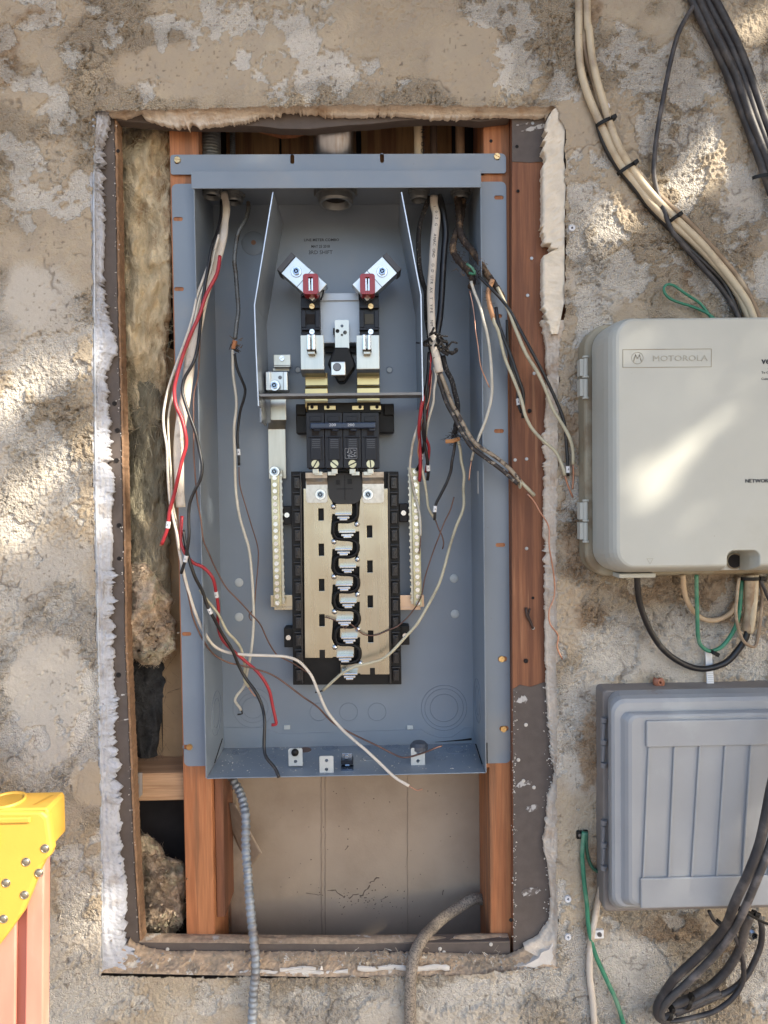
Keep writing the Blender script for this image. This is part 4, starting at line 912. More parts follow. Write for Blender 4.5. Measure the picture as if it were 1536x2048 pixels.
# neutral bars
barscrew = pan('slot', .0034, .0017, n=14).mesh('bar_screw', steel)
tooth = MB().box(0, .0035, 0, .005, -.0015, .0015).mesh('tooth', zinc)
for bx0, bx1, lean, side, yA in ((541, 557, 6, 1, 936), (822, 838, 6, -1, 936)):
    mb = MB(); A = [(bx0, yA), (bx1, yA), (bx1+lean, 1212), (bx0+lean, 1212)]; mb.pprism([A], .086, .100); nb = part('neutral_bar', mb, brassd, panel, bevel=.0006, label='left neutral bar with twenty screws' if side > 0 else 'right neutral bar with twenty screws')
    mb = MB(); e0 = bx1 if side > 0 else bx0-6; mb.pprism([[(e0+1, yA+4), (e0+6, yA+4), (e0+6+lean, 1208), (e0+1+lean, 1208)]], .091, .100); part('terminal_rail', mb, zinc, nb)
    for k in range(21):
        y = yA+7+k*13.15; l = lean*(y-yA)/(1212-yA); xm = (bx0+bx1)/2+l+(1.5 if k else 0)*0
        if k == 0 and side > 0: piece('hex_screw', hex_me, nb, P(xm, y, .0855)); continue
        piece('bar_screw', barscrew, nb, P(xm, y, .0852), random.uniform(0, pi))
        piece('tooth', tooth, nb, P((bx1+l+2 if side > 0 else bx0+l-7), y-6, .0885), 0)
mb = MB(); mb.pbox(541, 1190, 585, 1214, .100, .1022); mb.pbox(548, 1214, 585, 1220, .100, .1022); part('bar_foot', mb, tin, panel, bevel=.0004, label='tinned foot of the left neutral bar')
mb = MB(); mb.pbox(800, 1190, 848, 1214, .100, .1022); mb.pbox(800, 1214, 841, 1220, .100, .1022); part('bar_foot', mb, mat('copper_tint_tin', (.62, .46, .34), .4, .9), panel, bevel=.0004, label='copper coloured foot of the right neutral bar')
# bus assembly
mb = MB(); mb.pprism([[(582,943),(797,943),(803,1369),(586,1370)]], .088, .112)
bus = part('bus_assembly', mb, plasticb, panel, bevel=.0008, label='black bus bar cradle with stepped tin plated bars')
mb = MB()
for s_ in (0, 1):
    for k in range(12):
        y = 955+k*35; l = (y-943)/427*5
        x0 = (588 if s_ == 0 else 782)+l
        mb.pbox(x0, y, x0+11, y+22, .081, .0879); mb.pbox(x0+2, y+5, x0+8, y+17, .0795, .0809)
        mb.pbox(x0-3, y-6, x0+14, y-3, .084, .0879)
for a_, b_ in (((601,943),(605,1369)),((777,943),(781,1369))):
    mb.pprism([[(a_[0]-2, 945), (a_[0]+2, 945), (b_[0]+2, 1367), (b_[0]-2, 1367)]], .082, .0879)
part('side_hooks', mb, mat('black_plastic_hook', (.018, .018, .02), .35), bus, bevel=.0007)
for x0, y0, x1, y1, sx, sy in ((566,1012,584,1049,574,1030),(798,1007,816,1044,807,1026),(568,1256,587,1295,577,1275),(801,1252,819,1290,810,1271)):
    mb = MB(); mb.pbox(x0, y0, x1, y1, .096, .118); part('fixing_ear', mb, plasticb, bus, bevel=.001); piece('steel_screw', slot_s, bus, P(sx, sy, .095), random.uniform(0, 3))
# plates with interleaved fingers: px outline at the plate plane
YP = .0800
def lx(y): return (y-975)/375*3.0
left = [(608,975),(612,946),(655,946),(658,990)]
lf = [(668,1008,704,1036),(668,1078,705,1106),(669,1149,706,1177),(670,1219,707,1247),(671,1290,708,1322)]
rf = [(676,1043,712,1071),(677,1113,713,1141),(678,1183,714,1212),(680,1254,716,1283),(681,1327,716,1355)]
def bevelpoly(x0, y0, x1, y1): return [(x0, y0), (x1, y0), (x1, y1), (x0, y1)]
L_out = [(607,977),(660,977)]
for (x0, y0, x1, y1) in lf: L_out += [(661+lx(y0), y0-12), (666+lx(y0), y0), (x1, y0), (x1, y1-8), (664+lx(y1), y1-8)]
L_out += [(664,1316),(610,1316)]
Lh = [rect_loop(642+i*.6, 1029+i*70.5, 11, 24, YP) for i in range(4)]
mb = MB(); mb.prism([[(q.x, q.z) for q in (P(x, y, YP) for x, y in L_out)]]+Lh, YP, YP+.003)
part('bus_bar', mb, tin, bus, bevel=.0004, label='left tin plated bus bar')
R_out = [(775,977),(722,977)]
for (x0, y0, x1, y1) in rf: R_out += [(717+lx(y0)*.8, y0-10), (714+lx(y0)*.8, y0), (x0, y0), (x0, y1-8), (718+lx(y1)*.8, y1-8)]
R_out += [(721,1349),(779,1349)]
Rh = [rect_loop(739+i*.8, 1063+i*70, 11, 24, YP) for i in range(4)]
mb = MB(); mb.prism([[(q.x, q.z) for q in (P(x, y, YP) for x, y in R_out)]]+Rh, YP, YP+.003)
part('bus_bar', mb, tin, bus, bevel=.0004, label='right tin plated bus bar')
mb = MB(); mb.pbox(639, 1300, 650, 1317, YP-.0006, YP); mb.pbox(740, 1336, 750, 1350, YP-.0006, YP); part('bar_notch', mb, plasticb, bus)
# serpentine black barrier
ser = crom([P(x, y, .079) for x, y in ((660,1000),(667,1028)) ][:0] or [P(x, y, .0790) for x, y in [(712,985),(714,1030),(700,1042),(672,1044),(667,1062),(674,1076),(700,1079),(714,1086),(714,1104),(700,1113),(674,1114),(668,1130),(674,1146),(702,1149),(715,1156),(715,1175),(702,1183),(676,1184),(669,1200),(676,1217),(704,1219),(716,1228),(717,1245),(704,1253),(678,1254),(671,1272),(677,1287),(704,1289),(718,1298),(718,1316),(706,1324),(682,1326)]], .003)
mb = MB(); mb.tube(ser, .0030, .0045, n=8); part('barrier', mb, plasticb, bus, smooth=True, label='black serpentine barrier between the bus bars')
stab_me = None
for i, (x0, y0, x1, y1) in enumerate(lf+rf):
    mb = MB(); a_, b__, c_, d_ = R(x0+2, y0+16, x1-1, y1-3, .068); mb.box(a_, b__, .0655, .080, (c_+d_)/2-.0016, (c_+d_)/2+.0014); st = part('stab', mb, mat('stab_steel', (.60, .66, .72), .22, 1), bus, bevel=.0006)
    mb = MB(); mb.box(a_+.003, b__-.003, .068, .0795, (c_+d_)/2-.0062, (c_+d_)/2-.0030); mb.box(a_+.006, b__-.006, .067, .0795, (c_+d_)/2-.0086, (c_+d_)/2-.0060); part('stab', mb, MATS['stab_steel'], bus, bevel=.0006)
sc_me = MB().lathe((0, 0, 0), [(.0001, -.0036), (.0026, -.0030), (.0038, -.0012), (.0042, .0002)], n=16, axis='Y').mesh('bus_screw', steel, smooth=True)
for x, y in ((667,1013),(668,1083),(668,1153),(669,1223),(670,1294),(714,1048),(715,1118),(715,1188),(716,1258),(721,1326)): piece('bus_screw', sc_me, bus, P(x, y, .0798))
nut_me = hexb(.0052, .0078, .0045).mesh('bus_nut', [steel, steelb, MATS['hole_black']])
for x0, x1, n_ in ((612,655,641),(725,768,736)):
    mb = MB(); mb.prism([rrect(*R(x0, 962, x1, 1006, .0770), (0, 0, .004, .004))], .0770, .0798)
    strap(mb, [(.066, pz(944, .066)), (.0675, pz(955, .0675)), (.0745, pz(962, .0745)), (.0770, pz(968, .0770)), (.0771, pz(975, .0771))], pxx(x0, .07), pxx(x1, .07)); part('bus_strap', mb, mat('galv_spangle', (.55, .54, .50), .4, 1, var=.15, vscale=200), bus, bevel=.0006)
    piece('bus_nut', nut_me, bus, P(n_, 989, .0768))
mb = MB(); qa = R(656, 946, 724, 1008, .074); mb.prism([rrect(*qa, (.004, .004, .016, .014), 8)], .074, .088); part('breaker_stop', mb, mat('soft_black', (.02, .02, .02), .6), bus, bevel=.002, seg=3)
mb = MB(); mb.pbox(672, 960, 680, 969, .0725, .074); mb.pbox(695, 958, 704, 968, .0725, .074); mb.pbox(689, 950, 690.5, 1000, .0733, .0741); mb.pbox(673, 977, 706, 978.5, .0733, .0741); part('stop_ribs', mb, plasticb, bus)
# main breaker
mb = MB(); mb.pbox(592, 808, 788, 866, .088, .112); mb.pbox(592, 808, 612, 830, .082, .0879); mb.pbox(768, 808, 788, 830, .082, .0879)
mbk = part('main_breaker', mb, plasticb, panel, bevel=.001, label='main breaker with tied handles')
mb = MB(); mb.pbox(614, 805, 762, 826, .070, .088); part('line_terminal_block', mb, plasticb, mbk, bevel=.0008)
for x0, x1 in ((617,635),(648,671),(704,727),(740,762)):
    mb = MB(); mb.pbox(x0, 811, x1, 820, .068, .0698); t_ = part('line_lug', mb, mat('old_brass', (.60, .50, .28), .35, 1), mbk, bevel=.0006)
hole_me = MB().lathe((0, 0, 0), [(.0001, 0), (.0024, 0)], n=14, axis='Y').mesh('lug_hole', MATS['hole_black'])
for x in (624, 656, 720, 754): piece('lug_hole', hole_me, mbk, P(x, 814, .0676))
for i in range(4):
    x0 = 613+i*36.6; mb = MB(); mb.pbox(x0, 825, x0+35.6, 936, .054, .088)
    mb.pbox(x0+6, 832, x0+29, 843, .0528, .0539); mb.pbox(x0+3, 872, x0+33, 875, .0515, .0539)
    mb.pbox(x0+8, 876, x0+30, 920, .0515, .0539)
    part('breaker_pole', mb, plasticb2, mbk, bevel=.0008)
    mb = MB(); mb.pbox(x0+11, 861, x0+25, 871, .0533, .0539); part('toggle_slot', mb, MATS['hole_black'], mbk)
    mb = MB()
    for k in range(5): mb.pbox(x0+11, 878+k*4, x0+27, 880+k*4, .0511, .0514)
    part('grip_lines', mb, mat('grey_plastic_line', (.045, .05, .062), .4), mbk)
    mb = MB(); mb.pbox(x0+4, 922, x0+32, 938, .058, .0700); part('terminal_mouth', mb, MATS['hole_black'], mbk)
    piece('load_screw', pan('slot', .0058, .003, n=20).mesh('load_screw', brassd) if i == 0 else bpy.data.meshes['load_screw'], mbk, P([631, 669, 705, 741][i], 928, .0560), random.uniform(0, 3))
    q = [631, 669, 705, 741][i]; mb = MB(); mb.pbox(q-6, 933, q+6, 948, .0585, .0600); mb.pbox(q-2 if i in (0, 2) else q-14, 943, q+14 if i in (0, 2) else q+2, 951, .060, .0625); part('load_strap', mb, zinc, mbk, bevel=.0005)
mb = MB(); q = R(620, 845, 752, 857, .044); mb.box(q[0], q[1], .043, .0515, q[2], q[3]); 
for i in range(4): mb.pbox(622+i*36.6+5, 848, 622+i*36.6+19, 862, .0500, .0540)
hd = part('handle_tie', mb, handle_b, mbk, bevel=.0018, seg=3)
text_part('200', mbk, inkw, P(665, 850, .0428), .0052, sx=1.2); text_part('200', mbk, inkw, P(702, 850, .0428), .0052, sx=1.2)
mb = MB(); x0, x1, z0, z1 = R(690, 897, 714, 917, .0512); t_ = .0002
for a_ in ((x0, x1, z0, z0+t_), (x0, x1, z1-t_, z1), (x0, x0+t_, z0, z1), (x1-t_, x1, z0, z1)): mb.box(a_[0], a_[1], .0510, .0513, a_[2], a_[3])
rr = random.Random(8)
for k in range(26): u, v = rr.uniform(.12, .8), rr.uniform(.1, .9); mb.box(x0+(x1-x0)*u, x0+(x1-x0)*min(.95, u+rr.uniform(.05, .2)), .0510, .0513, z0+(z1-z0)*v, z0+(z1-z0)*v+.0004)
part('rating_print', mb, inkw, mbk)
for i, x in enumerate((653, 728)):
    pass
#==PART3==
# ------------------------------------------------------------------ insulation in the stud bay
def batt(name, label, edges, Yc, bulge, material, seed, ny=150, nx=30, namp=.010, stretch=.45, fuzz=1500, fm=None, cat='insulation', step=None, flen=(.008, .026)):
    """edges: rows (y, x left, x right)"""
    e = np.array(edges, float); ys = np.linspace(e[0, 0], e[-1, 0], ny); L = np.interp(ys, e[:, 0], e[:, 1]); Rr = np.interp(ys, e[:, 0], e[:, 2])
    U = np.linspace(-1, 1, nx); GX = (L[:, None]+Rr[:, None])/2+(Rr-L)[:, None]/2*U[None]; GY = np.repeat(ys[:, None], nx, 1)
    gx = GX.ravel(); gy = GY.ravel(); u = np.repeat(U[None], ny, 0).ravel(); tv = np.repeat(np.linspace(0, 1, ny)[:, None], nx, 1).ravel()
    endf = np.minimum(1, np.minimum(tv, 1-tv)*9)**.5
    n1 = fbm(gx*.02, gy*.02*stretch, 1, seed, 4)-.5; n2 = fbm(gx*.09, gy*.09*stretch, 1, seed+9, 3)-.5; rid = 1-np.abs(fbm(gx*.028, gy*.012, 1, seed+4, 3)-.5)*4
    Y = Yc-bulge*np.sqrt(np.maximum(0, 1-u**2))*endf - namp*2.2*n1*1.6 - namp*.8*n2 - rid*namp*.35
    o0 = P(float(gx.mean()), float(e[-1, 0]), Yc)
    jx = gx+(vn(gy*.06, gy*0+3, seed)-.5)*7*(np.abs(u) > .6); V = [tuple(P(a, b, c)-o0) for a, b, c in zip(jx, gy, Y)]
    F = [(j*nx+i, j*nx+i+1, (j+1)*nx+i+1, (j+1)*nx+i) for j in range(ny-1) for i in range(nx-1)]
    t = thing(name, label, cat, o0)
    me = bpy.data.meshes.new('batt'); me.from_pydata(V, [], F); me.materials.append(material); me.polygons.foreach_set('use_smooth', [True]*len(F)); link('batt', me, t)
    rs = np.random.RandomState(seed); b = MB(); idx = rs.randint(0, len(V), fuzz)
    for k in idx:
        p = Vector(V[k]); d = Vector((rs.normal()*.7, -abs(rs.normal())*.35, rs.normal())).normalized(); ln = rs.uniform(*flen); w = Vector((rs.normal(), rs.normal()*.3, rs.normal())).normalized()*.00016
        c = Vector((rs.normal(), -abs(rs.normal()), rs.normal()))*ln*.35; q = [p, p+d*ln*.4+c*.3, p+d*ln*.75+c*.7, p+d*ln+c]
        vs = []
        for z in q: vs += [z-w, z+w]
        b.add([v+o0 for v in vs], [(0, 1, 3, 2), (2, 3, 5, 4), (4, 5, 7, 6)])
    o = part('fibre', b, fm or material, t); o['kind'] = 'stuff'; return t
gl = mat('fibreglass', (.66, .55, .37), .95, var=.3, vscale=60, stretch=(1.3, 1.3, .6), col2=(.30, .17, .085), c2scale=14, c2lo=.52, c2hi=.64, col3=(.64, .58, .42), c3scale=11, c3lo=.55, c3hi=.7, bump=1, bscale=330, bdist=.004, spec=.1)
gl2 = mat('fibreglass_grey', (.27, .245, .175), .95, var=.35, vscale=70, stretch=(1.6, 1.6, .4), col2=(.44, .37, .25), c2scale=11, c2lo=.48, c2hi=.65, col3=(.08, .08, .072), c3scale=9, c3lo=.55, c3hi=.7, bump=1, bscale=300, bdist=.004, spec=.1)
gl3 = mat('dusty_fibre', (.60, .46, .33), .95, var=.35, vscale=120, col2=(.48, .43, .30), c2scale=22, c2lo=.48, c2hi=.6, col3=(.20, .14, .10), c3scale=50, c3lo=.62, c3hi=.7, bump=1, bscale=420, bdist=.005, spec=.1)
gl4 = mat('dark_fibre', (.06, .06, .06), .95, var=.4, vscale=60, col2=(.22, .19, .14), c2scale=12, c2lo=.55, c2hi=.7, bump=1, bscale=250, bdist=.004, spec=.1)
batt('insulation_batt', 'yellow fibreglass batt filling the upper left stud bay', [(236,232,346),(400,234,346),(560,238,345),(690,240,336),(780,244,330),(860,250,300)], .085, .030, gl, 5, ny=160, nx=34, fuzz=1700, fm=mat('fibre_pale', (.56, .48, .32), .8), namp=.016)
batt('insulation_batt', 'grey sooty fibreglass batt in the middle of the stud bay', [(742,246,300),(770,240,322),(850,243,328),(960,246,335),(1100,250,340),(1190,254,345)], .100, .030, gl2, 15, ny=130, nx=30, fuzz=1300, fm=mat('fibre_grey', (.24, .22, .17), .8))
batt('insulation_clump', 'tan fuzzy clump of insulation hanging below the grey batt', [(1120,244,290),(1160,242,318),(1178,242,326),(1200,243,348),(1225,244,338),(1245,250,356),(1275,252,352),(1300,262,356),(1315,268,330),(1330,284,318)], .075, .030, gl3, 25, ny=90, nx=44, namp=.022, stretch=1, fuzz=2600, fm=mat('fibre_tan', (.60, .48, .34), .8), flen=(.002, .007))
batt('insulation_batt', 'dark blackened insulation flap above the wood block', [(1310,258,345),(1380,262,338),(1440,266,325),(1525,270,312)], .115, .018, gl4, 35, ny=70, nx=22, fuzz=500)
batt('insulation_clump', 'pile of dusty insulation in the bottom left stud bay', [(1668,272,292),(1690,272,318),(1712,272,330),(1722,275,366),(1745,275,372),(1790,280,372),(1840,285,366),(1872,290,350)], .095, .040, gl3, 45, ny=90, nx=44, namp=.027, stretch=1, fuzz=2400, fm=mat('fibre_tan2', (.56, .44, .32), .8), flen=(.002, .007))
rr = random.Random(33)
tf = thing('debris_pile', 'crumbled plaster and torn tufts lying on the insulation clumps', 'debris', P(310, 1860, .07)); mb = MB()
for k in range(120):
    cx, cy, sx_, sy_ = rr.choice([(315,1245,26,28),(305,1290,24,18),(325,1760,26,40),(330,1840,22,16)]); p = P(rr.gauss(cx, sx_*.6), rr.gauss(cy, sy_*.6), rr.uniform(.030, .050)); r = rr.uniform(.0015, .0045)
    vs = [p+Vector((rr.uniform(-1, 1), rr.uniform(-1, 1), rr.uniform(-1, 1))).normalized()*r*rr.uniform(.6, 1.3) for _ in range(6)]
    mb.add(vs, [(0, 1, 2), (0, 2, 3), (0, 3, 4), (0, 4, 1), (5, 2, 1), (5, 3, 2), (5, 4, 3), (5, 1, 4)])
o = part('tuft', mb, gl3, tf, smooth=True); o['kind'] = 'stuff'
mb = MB(); rr = random.Random(44)
for k in range(260):
    u = rr.random(); x = XL+.004+(XR-XL-.008)*u; y = rr.uniform(.022, .118); r = rr.uniform(.0003, .0012)*(1.6 if rr.random() < .1 else 1); p = Vector((x, y, ZB+r*.5))
    vs = [p+Vector((rr.uniform(-1, 1), rr.uniform(-1, 1), rr.uniform(-.4, .6))).normalized()*r for _ in range(6)]
    mb.add(vs, [(0, 1, 2), (0, 2, 3), (0, 3, 4), (0, 4, 1), (5, 2, 1), (5, 3, 2), (5, 4, 3), (5, 1, 4)])
o = part('plaster_dust', mb, MATS['crumb_white'], panel); o['kind'] = 'stuff'
# ------------------------------------------------------------------ conduits and fittings at the top of the panel
def vpipe(name, label, x0, x1, Y, material, ribs=0, cat='conduit', zt=.62, fit=None, zlo=.4150):
    a = pxx((x0+x1)/2, Y); r = MM(x1-x0, Y)/2; t = thing(name, label, cat, (a, Y, zlo)); mb = MB()
    if ribs:
        pr = []; z = zlo
        while z < zt: pr += [(r*.93, z), (r, z+ribs*.3), (r, z+ribs*.7), (r*.93, z+ribs)]; z += ribs
        mb.lathe((a, Y, 0), pr, n=20)
    else: mb.lathe((a, Y, 0), [(r, zlo), (r, zt)], n=28)
    part('pipe', mb, material, t, smooth=True)
    if fit:
        R0, h, fy = fit
        mb = MB(); zt_ = .4128
        mb.lathe((a, Y, 0), [(R0*.80, zt_-h), (R0*.93, zt_-h), (R0, zt_-h*.85), (R0, zt_-h*.45), (R0*1.14, zt_-h*.42), (R0*1.14, zt_-.0003), (R0*.7, zt_-.0003), (R0*.7, zt_-h*.6), (R0*.80, zt_-h)], n=32, cap=False)
        for k in range(8):
            w = 2*pi*k/8; mb.lathe((a+R0*1.14*cos(w), Y+R0*1.14*sin(w), 0), [(R0*.12, zt_-h*.42), (R0*.12, zt_-.0003)], n=6)
        part('locknut', mb, mat('cast_fitting', (.22, .23, .23), .45, .6, var=.2), t, smooth=False)
        mb = MB(); mb.lathe((a, Y, 0), [(.0001, zt_-h*.55), (R0*.75, zt_-h*.55)], n=24); part('bore', mb, MATS['hole_black'], t)
    return t
vpipe('steel_conduit', 'wide galvanised conduit entering the top of the panel', 638, 722, .072, pipe_m, fit=(.0235, .020, 0))
vpipe('flexible_conduit', 'ribbed grey conduit beside the left stud, above the panel', 415, 455, .066, flexd, ribs=.004, fit=(.0125, .012, 0))
vpipe('thin_conduit', 'thin dark armoured cable entering the panel top, right of the ribbed conduit', 473, 484, .084, flexd, ribs=.003, fit=(.0125, .012, 0))
vpipe('cable_riser', 'tan printed cable rising behind the sheathing above the panel', 836, 853, .070, w_beige, cat='cable', fit=(.0120, .016, 0))
t_ = bpy.data.objects['cable_riser']
for i, chh in enumerate('NFOO'): text_part(chh, t_, ink, P(845, 262+i*13, .0650), .0075, rot=pi/2)
vpipe('dark_riser', 'dark old cable above the panel near the right stud', 868, 882, .085, mat('dark_old', (.09, .06, .045), .8, var=.3), cat='cable')
vpipe('brown_riser', 'brown old cable above the panel, nearest the right stud', 918, 936, .078, mat('brown_old', (.22, .14, .085), .8, var=.3), cat='cable', fit=(.0115, .012, 0))
# ------------------------------------------------------------------ wires
LAST = [None]
def wire(name, label, cat, pts, ys, r, material, n=8, end=None, tags=(), rb=None, step=.004, group=None, start_trim=0, taper=None):
    """pts in px, ys depth profile, r in mm; end = (px list, depth list, r mm, material)"""
    if cat == 'wire' and r > 1.5: r *= .88
    pl = path(pts, ys, step); o0 = pl[0]; LAST[0] = pl
    t = thing(name, label, cat, o0, group)
    mb = MB(); mb.tube(pl, r/1000, (rb or r)/1000, n=n, rad=taper); part('jacket' if cat == 'cable' else 'insulation', mb, material, t, smooth=True)
    if end:
        ep, ey, er, em = end; mb = MB(); mb.tube(path(ep, ey, .003), er/1000, n=6); part('bare_end', mb, em, t, smooth=True)
    for (tx, ty, ang) in tags:
        q = P(tx, ty, 0); k = min(range(len(pl)), key=lambda i: (unP(pl[i])[0]-tx)**2+(unP(pl[i])[1]-ty)**2); k = min(max(k, 1), len(pl)-2)
        d = (pl[k+1]-pl[k-1]).normalized(); mb = MB(); L_ = .0042
        mb.cyl(pl[k]-d*L_, pl[k]+d*L_, r/1000+.0005, n=12); tg = part('number_marker', mb, tagw, t, smooth=False)
        c = pl[k]+Vector((0, -(r/1000+.0007), 0)); mb = MB(); mb.box(c.x-.0009, c.x+.0009, c.y, c.y+.0002, c.z-.0011, c.z-.0006); mb.box(c.x-.0003, c.x+.0003, c.y, c.y+.0002, c.z-.0006, c.z+.0012); part('marker_print', mb, ink, t)
    return t
Zd = dict
# left bundle
wire('sheathed_cable', 'thick white sheathed cable hanging over the left edge of the panel, sunlit', 'cable', [(447,385),(452,415),(450,445),(446,475),(434,520),(420,560),(407,600),(395,650),(384,700),(377,750),(370,800),(360,850),(357,900),(358,950),(360,985),(362,1014)], [.07,.06,.03,.012,.006,.008,.012], 6.0, w_sheath, n=12, rb=3.2, taper=lambda u, i: .85+.3*min(1, u*1.6)-.25*max(0, u-.8)*3)
wire('red_wire', 'long red wire lying over the white sheathed cable, its end pointing down left', 'wire', [(440,512),(432,548),(414,590),(398,630),(383,665),(371,697),(360,728),(353,754),(351,780),(353,811),(362,837),(370,864),(371,890),(364,921),(356,952),(349,989),(340,1025),(334,1056),(323,1089)], [.018,.000,-.002,-.004,-.002,.004], 2.7, w_red, tags=((339,1049,0),), end=([(324,1086),(321,1092)], [.004,.004], 2.0, copper))
wire('black_wire', 'long black wire curving from the top left of the panel to beside the red tip', 'wire', [(443,400),(441,440),(432,470),(424,490),(414,546),(405,600),(400,650),(396,697),(386,725),(371,752),(365,770),(366,788),(378,830),(391,864),(399,897),(404,934),(401,960),(388,981),(379,1007),(377,1035),(378,1072),(374,1103),(371,1117),(362,1147)], [.068,.02,.0,-.003,-.004,-.002,.004], 2.4, w_black, tags=((371,1117,0),))
wire('white_wire', 'thin white wire bowing out furthest left of the bundle over the insulation', 'wire', [(438,470),(428,500),(412,545),(396,590),(385,630),(371,676),(349,739),(334,785),(328,827),(328,858),(334,897),(334,936),(336,976),(341,1009),(347,1040),(354,1072),(358,1100)], [.04,.012,.0,.0,.005], 1.9, w_sheath)
wire('white_wire', 'second pale wire hanging between the outermost white wire and the red wire', 'wire', [(430,500),(420,545),(402,590),(390,640),(376,690),(358,740),(345,790),(338,840),(338,900),(341,950),(345,1000),(352,1040)], [.03,.01,.004,.004,.008], 1.6, w_white)
wire('copper_wire', 'bare coppery wire running down the left edge then crossing to the bus bars', 'wire', [(436,480),(420,540),(408,600),(400,650),(399,702),(396,754),(388,788),(387,832),(386,871),(388,905),(391,950),(394,996),(401,1041),(407,1080),(420,1112),(430,1134),(451,1173),(479,1204),(503,1228),(519,1248),(537,1282),(552,1308),(568,1318),(586,1328),(615,1345)], [.04,.01,.004,.004,.01,.04,.07,.078], 1.0, copperd)
wire('black_wire', 'long black wire with a white marker falling to the bottom lip of the panel', 'wire', [(366,1060),(371,1090),(377,1113),(391,1152),(404,1183),(414,1212),(430,1241),(446,1269),(464,1300),(477,1332),(492,1358),(511,1384),(524,1412),(529,1444),(528,1496),(534,1517),(550,1537),(558,1555)], [.012,.006,.02,.04,.05,.045,.02,.010], 2.5, w_black, tags=((417,1220,0),))
wire('red_wire', 'red wire with a white marker hooking at its end near the bottom left knockout', 'wire', [(364,1032),(361,1056),(362,1082),(370,1106),(386,1125),(407,1134),(425,1157),(433,1188),(435,1217),(436,1251),(446,1280),(469,1303),(492,1324),(518,1347),(537,1379),(545,1412),(551,1440),(552,1449),(543,1450)], [.012,.006,.02,.045,.055,.06,.06], 2.5, w_red, tags=((433,1190,0),))
wire('white_wire', 'longest white wire sweeping across the panel floor past its front edge', 'wire', [(352,1040),(351,1056),(357,1093),(367,1147),(378,1188),(391,1228),(407,1261),(427,1290),(453,1303),(492,1310),(545,1311),(575,1314),(600,1326),(622,1350),(638,1384),(656,1423),(682,1457),(708,1480),(732,1500),(762,1530),(790,1554),(818,1572)], [.014,.008,.02,.05,.058,.06,.05,.025,.006], 2.3, w_sheath, end=([(818,1572),(832,1580),(838,1580),(845,1578)], [.006,.006], .9, copper))
wire('white_wire', 'grey white wire beside the falling black wire, peeled at its tip', 'wire', [(400,1180),(414,1200),(435,1228),(453,1261),(469,1280),(482,1298),(490,1329),(489,1360),(497,1374)], [.02,.04,.06,.07], 2.1, w_cream, end=([(497,1374),(503,1383),(511,1393)], [.07,.07], 1.0, copper))
wire('copper_wire', 'long dark bare ground wire crossing the bottom of the panel, turned up at its end', 'wire', [(366,1150),(376,1190),(388,1238),(407,1282),(427,1308),(453,1324),(479,1331),(518,1340),(552,1355),(604,1392),(635,1415),(667,1446),(708,1470),(755,1491),(785,1507),(809,1515),(846,1507),(866,1498)], [.012,.02,.05,.06,.06,.05,.04], 1.25, copperd, end=([(866,1498),(875,1494),(884,1492)], [.04,.04], 1.2, copper))
# armoured cable and its wires
ac = wire('armoured_cable', 'dark greenish armoured cable hanging at the upper left inside the panel', 'cable', [(497,405),(495,420),(490,440),(480,460),(473,480),(469,518),(471,545),(475,580),(476,620),(473,645),(470,678)], [.086,.075,.07,.065,.06], 3.1, flexd, n=12, step=.0011, taper=lambda u, i: 1.0 if i % 4 < 2 else .86)
mb = MB(); rr = random.Random(3)
for k in range(34):
    p = P(rr.gauss(472, 5), rr.gauss(695, 7), .058); d = Vector((rr.gauss(0.3, 1), rr.uniform(-1, .3), rr.gauss(0, .8))).normalized()*rr.uniform(.003, .009); mb.cyl(p, p+d, .0007, .0003, n=4)
part('frayed_cover', mb, braid, ac)
mb = MB(); mb.cyl(P(470,682,.058), P(466,698,.057), .0034, .0028, n=10); part('orange_bushing', mb, mat('orange_bush', (.42, .17, .07), .7), ac)
wire('white_wire', 'white wire hanging from the armoured cable to a hooked tip at the bottom left', 'wire', [(465,700),(466,749),(472,806),(469,858),(469,910),(472,976),(477,1028),(488,1065),(498,1100),(503,1150),(507,1204),(507,1246),(503,1295),(495,1342),(487,1371),(474,1392),(472,1402),(478,1414),(482,1420)], [.058,.065,.07,.075,.08], 2.2, w_white, end=([(482,1420),(483,1427),(475,1429)], [.08,.08], 1.2, w_black))
wire('black_wire', 'short black wire with a white marker beside the armoured cable wire', 'wire', [(469,708),(474,735),(481,758),(490,780),(488,800),(481,822),(476,858),(475,885),(477,904),(478,931)], [.058,.066,.072,.07], 2.1, w_black, tags=((477,903,0),))
wire('copper_wire', 'hair thin bare wire curving down to a small hook left of the neutral bar', 'wire', [(478,934),(481,970),(492,1015),(505,1056),(516,1093),(516,1120),(513,1178),(508,1217),(500,1228),(499,1237),(503,1241)], [.07,.09,.1], .8, copperd)
# centre right cables
pc = wire('printed_cable', 'white printed cable with black lettering hanging right of the meter shield', 'cable', [(868,392),(869,410),(872,433),(868,479),(865,532),(862,584),(863,637),(864,668),(870,702),(879,745)], [.062,.055,.05,.045,.04,.04], 5.4, w_sheath, n=12, rb=3.0)
pcl = [q for q in LAST[0] if unP(q)[1] < 668]
txt = '10-2 G ANACOND O DUTRAX TYPE NM'; mb = None
def text_on_path(txt, pl, parent, size, gap, off, m=ink):
    d = 0; k = 0; L = [0]
    for i in range(1, len(pl)): L.append(L[-1]+(pl[i]-pl[i-1]).length)
    for n_, ch_ in enumerate(txt):
        s_ = L[-1]*(.10+.88*n_/len(txt)); k = min(range(len(L)), key=lambda i: abs(L[i]-s_)); k = min(max(k, 1), len(pl)-2)
        if ch_ == ' ': continue
        d = pl[k+1]-pl[k-1]; ang = math.atan2(-d.z, d.x); text_part(ch_, parent, m, pl[k]+Vector((0, -off, 0)), size, rot=ang)
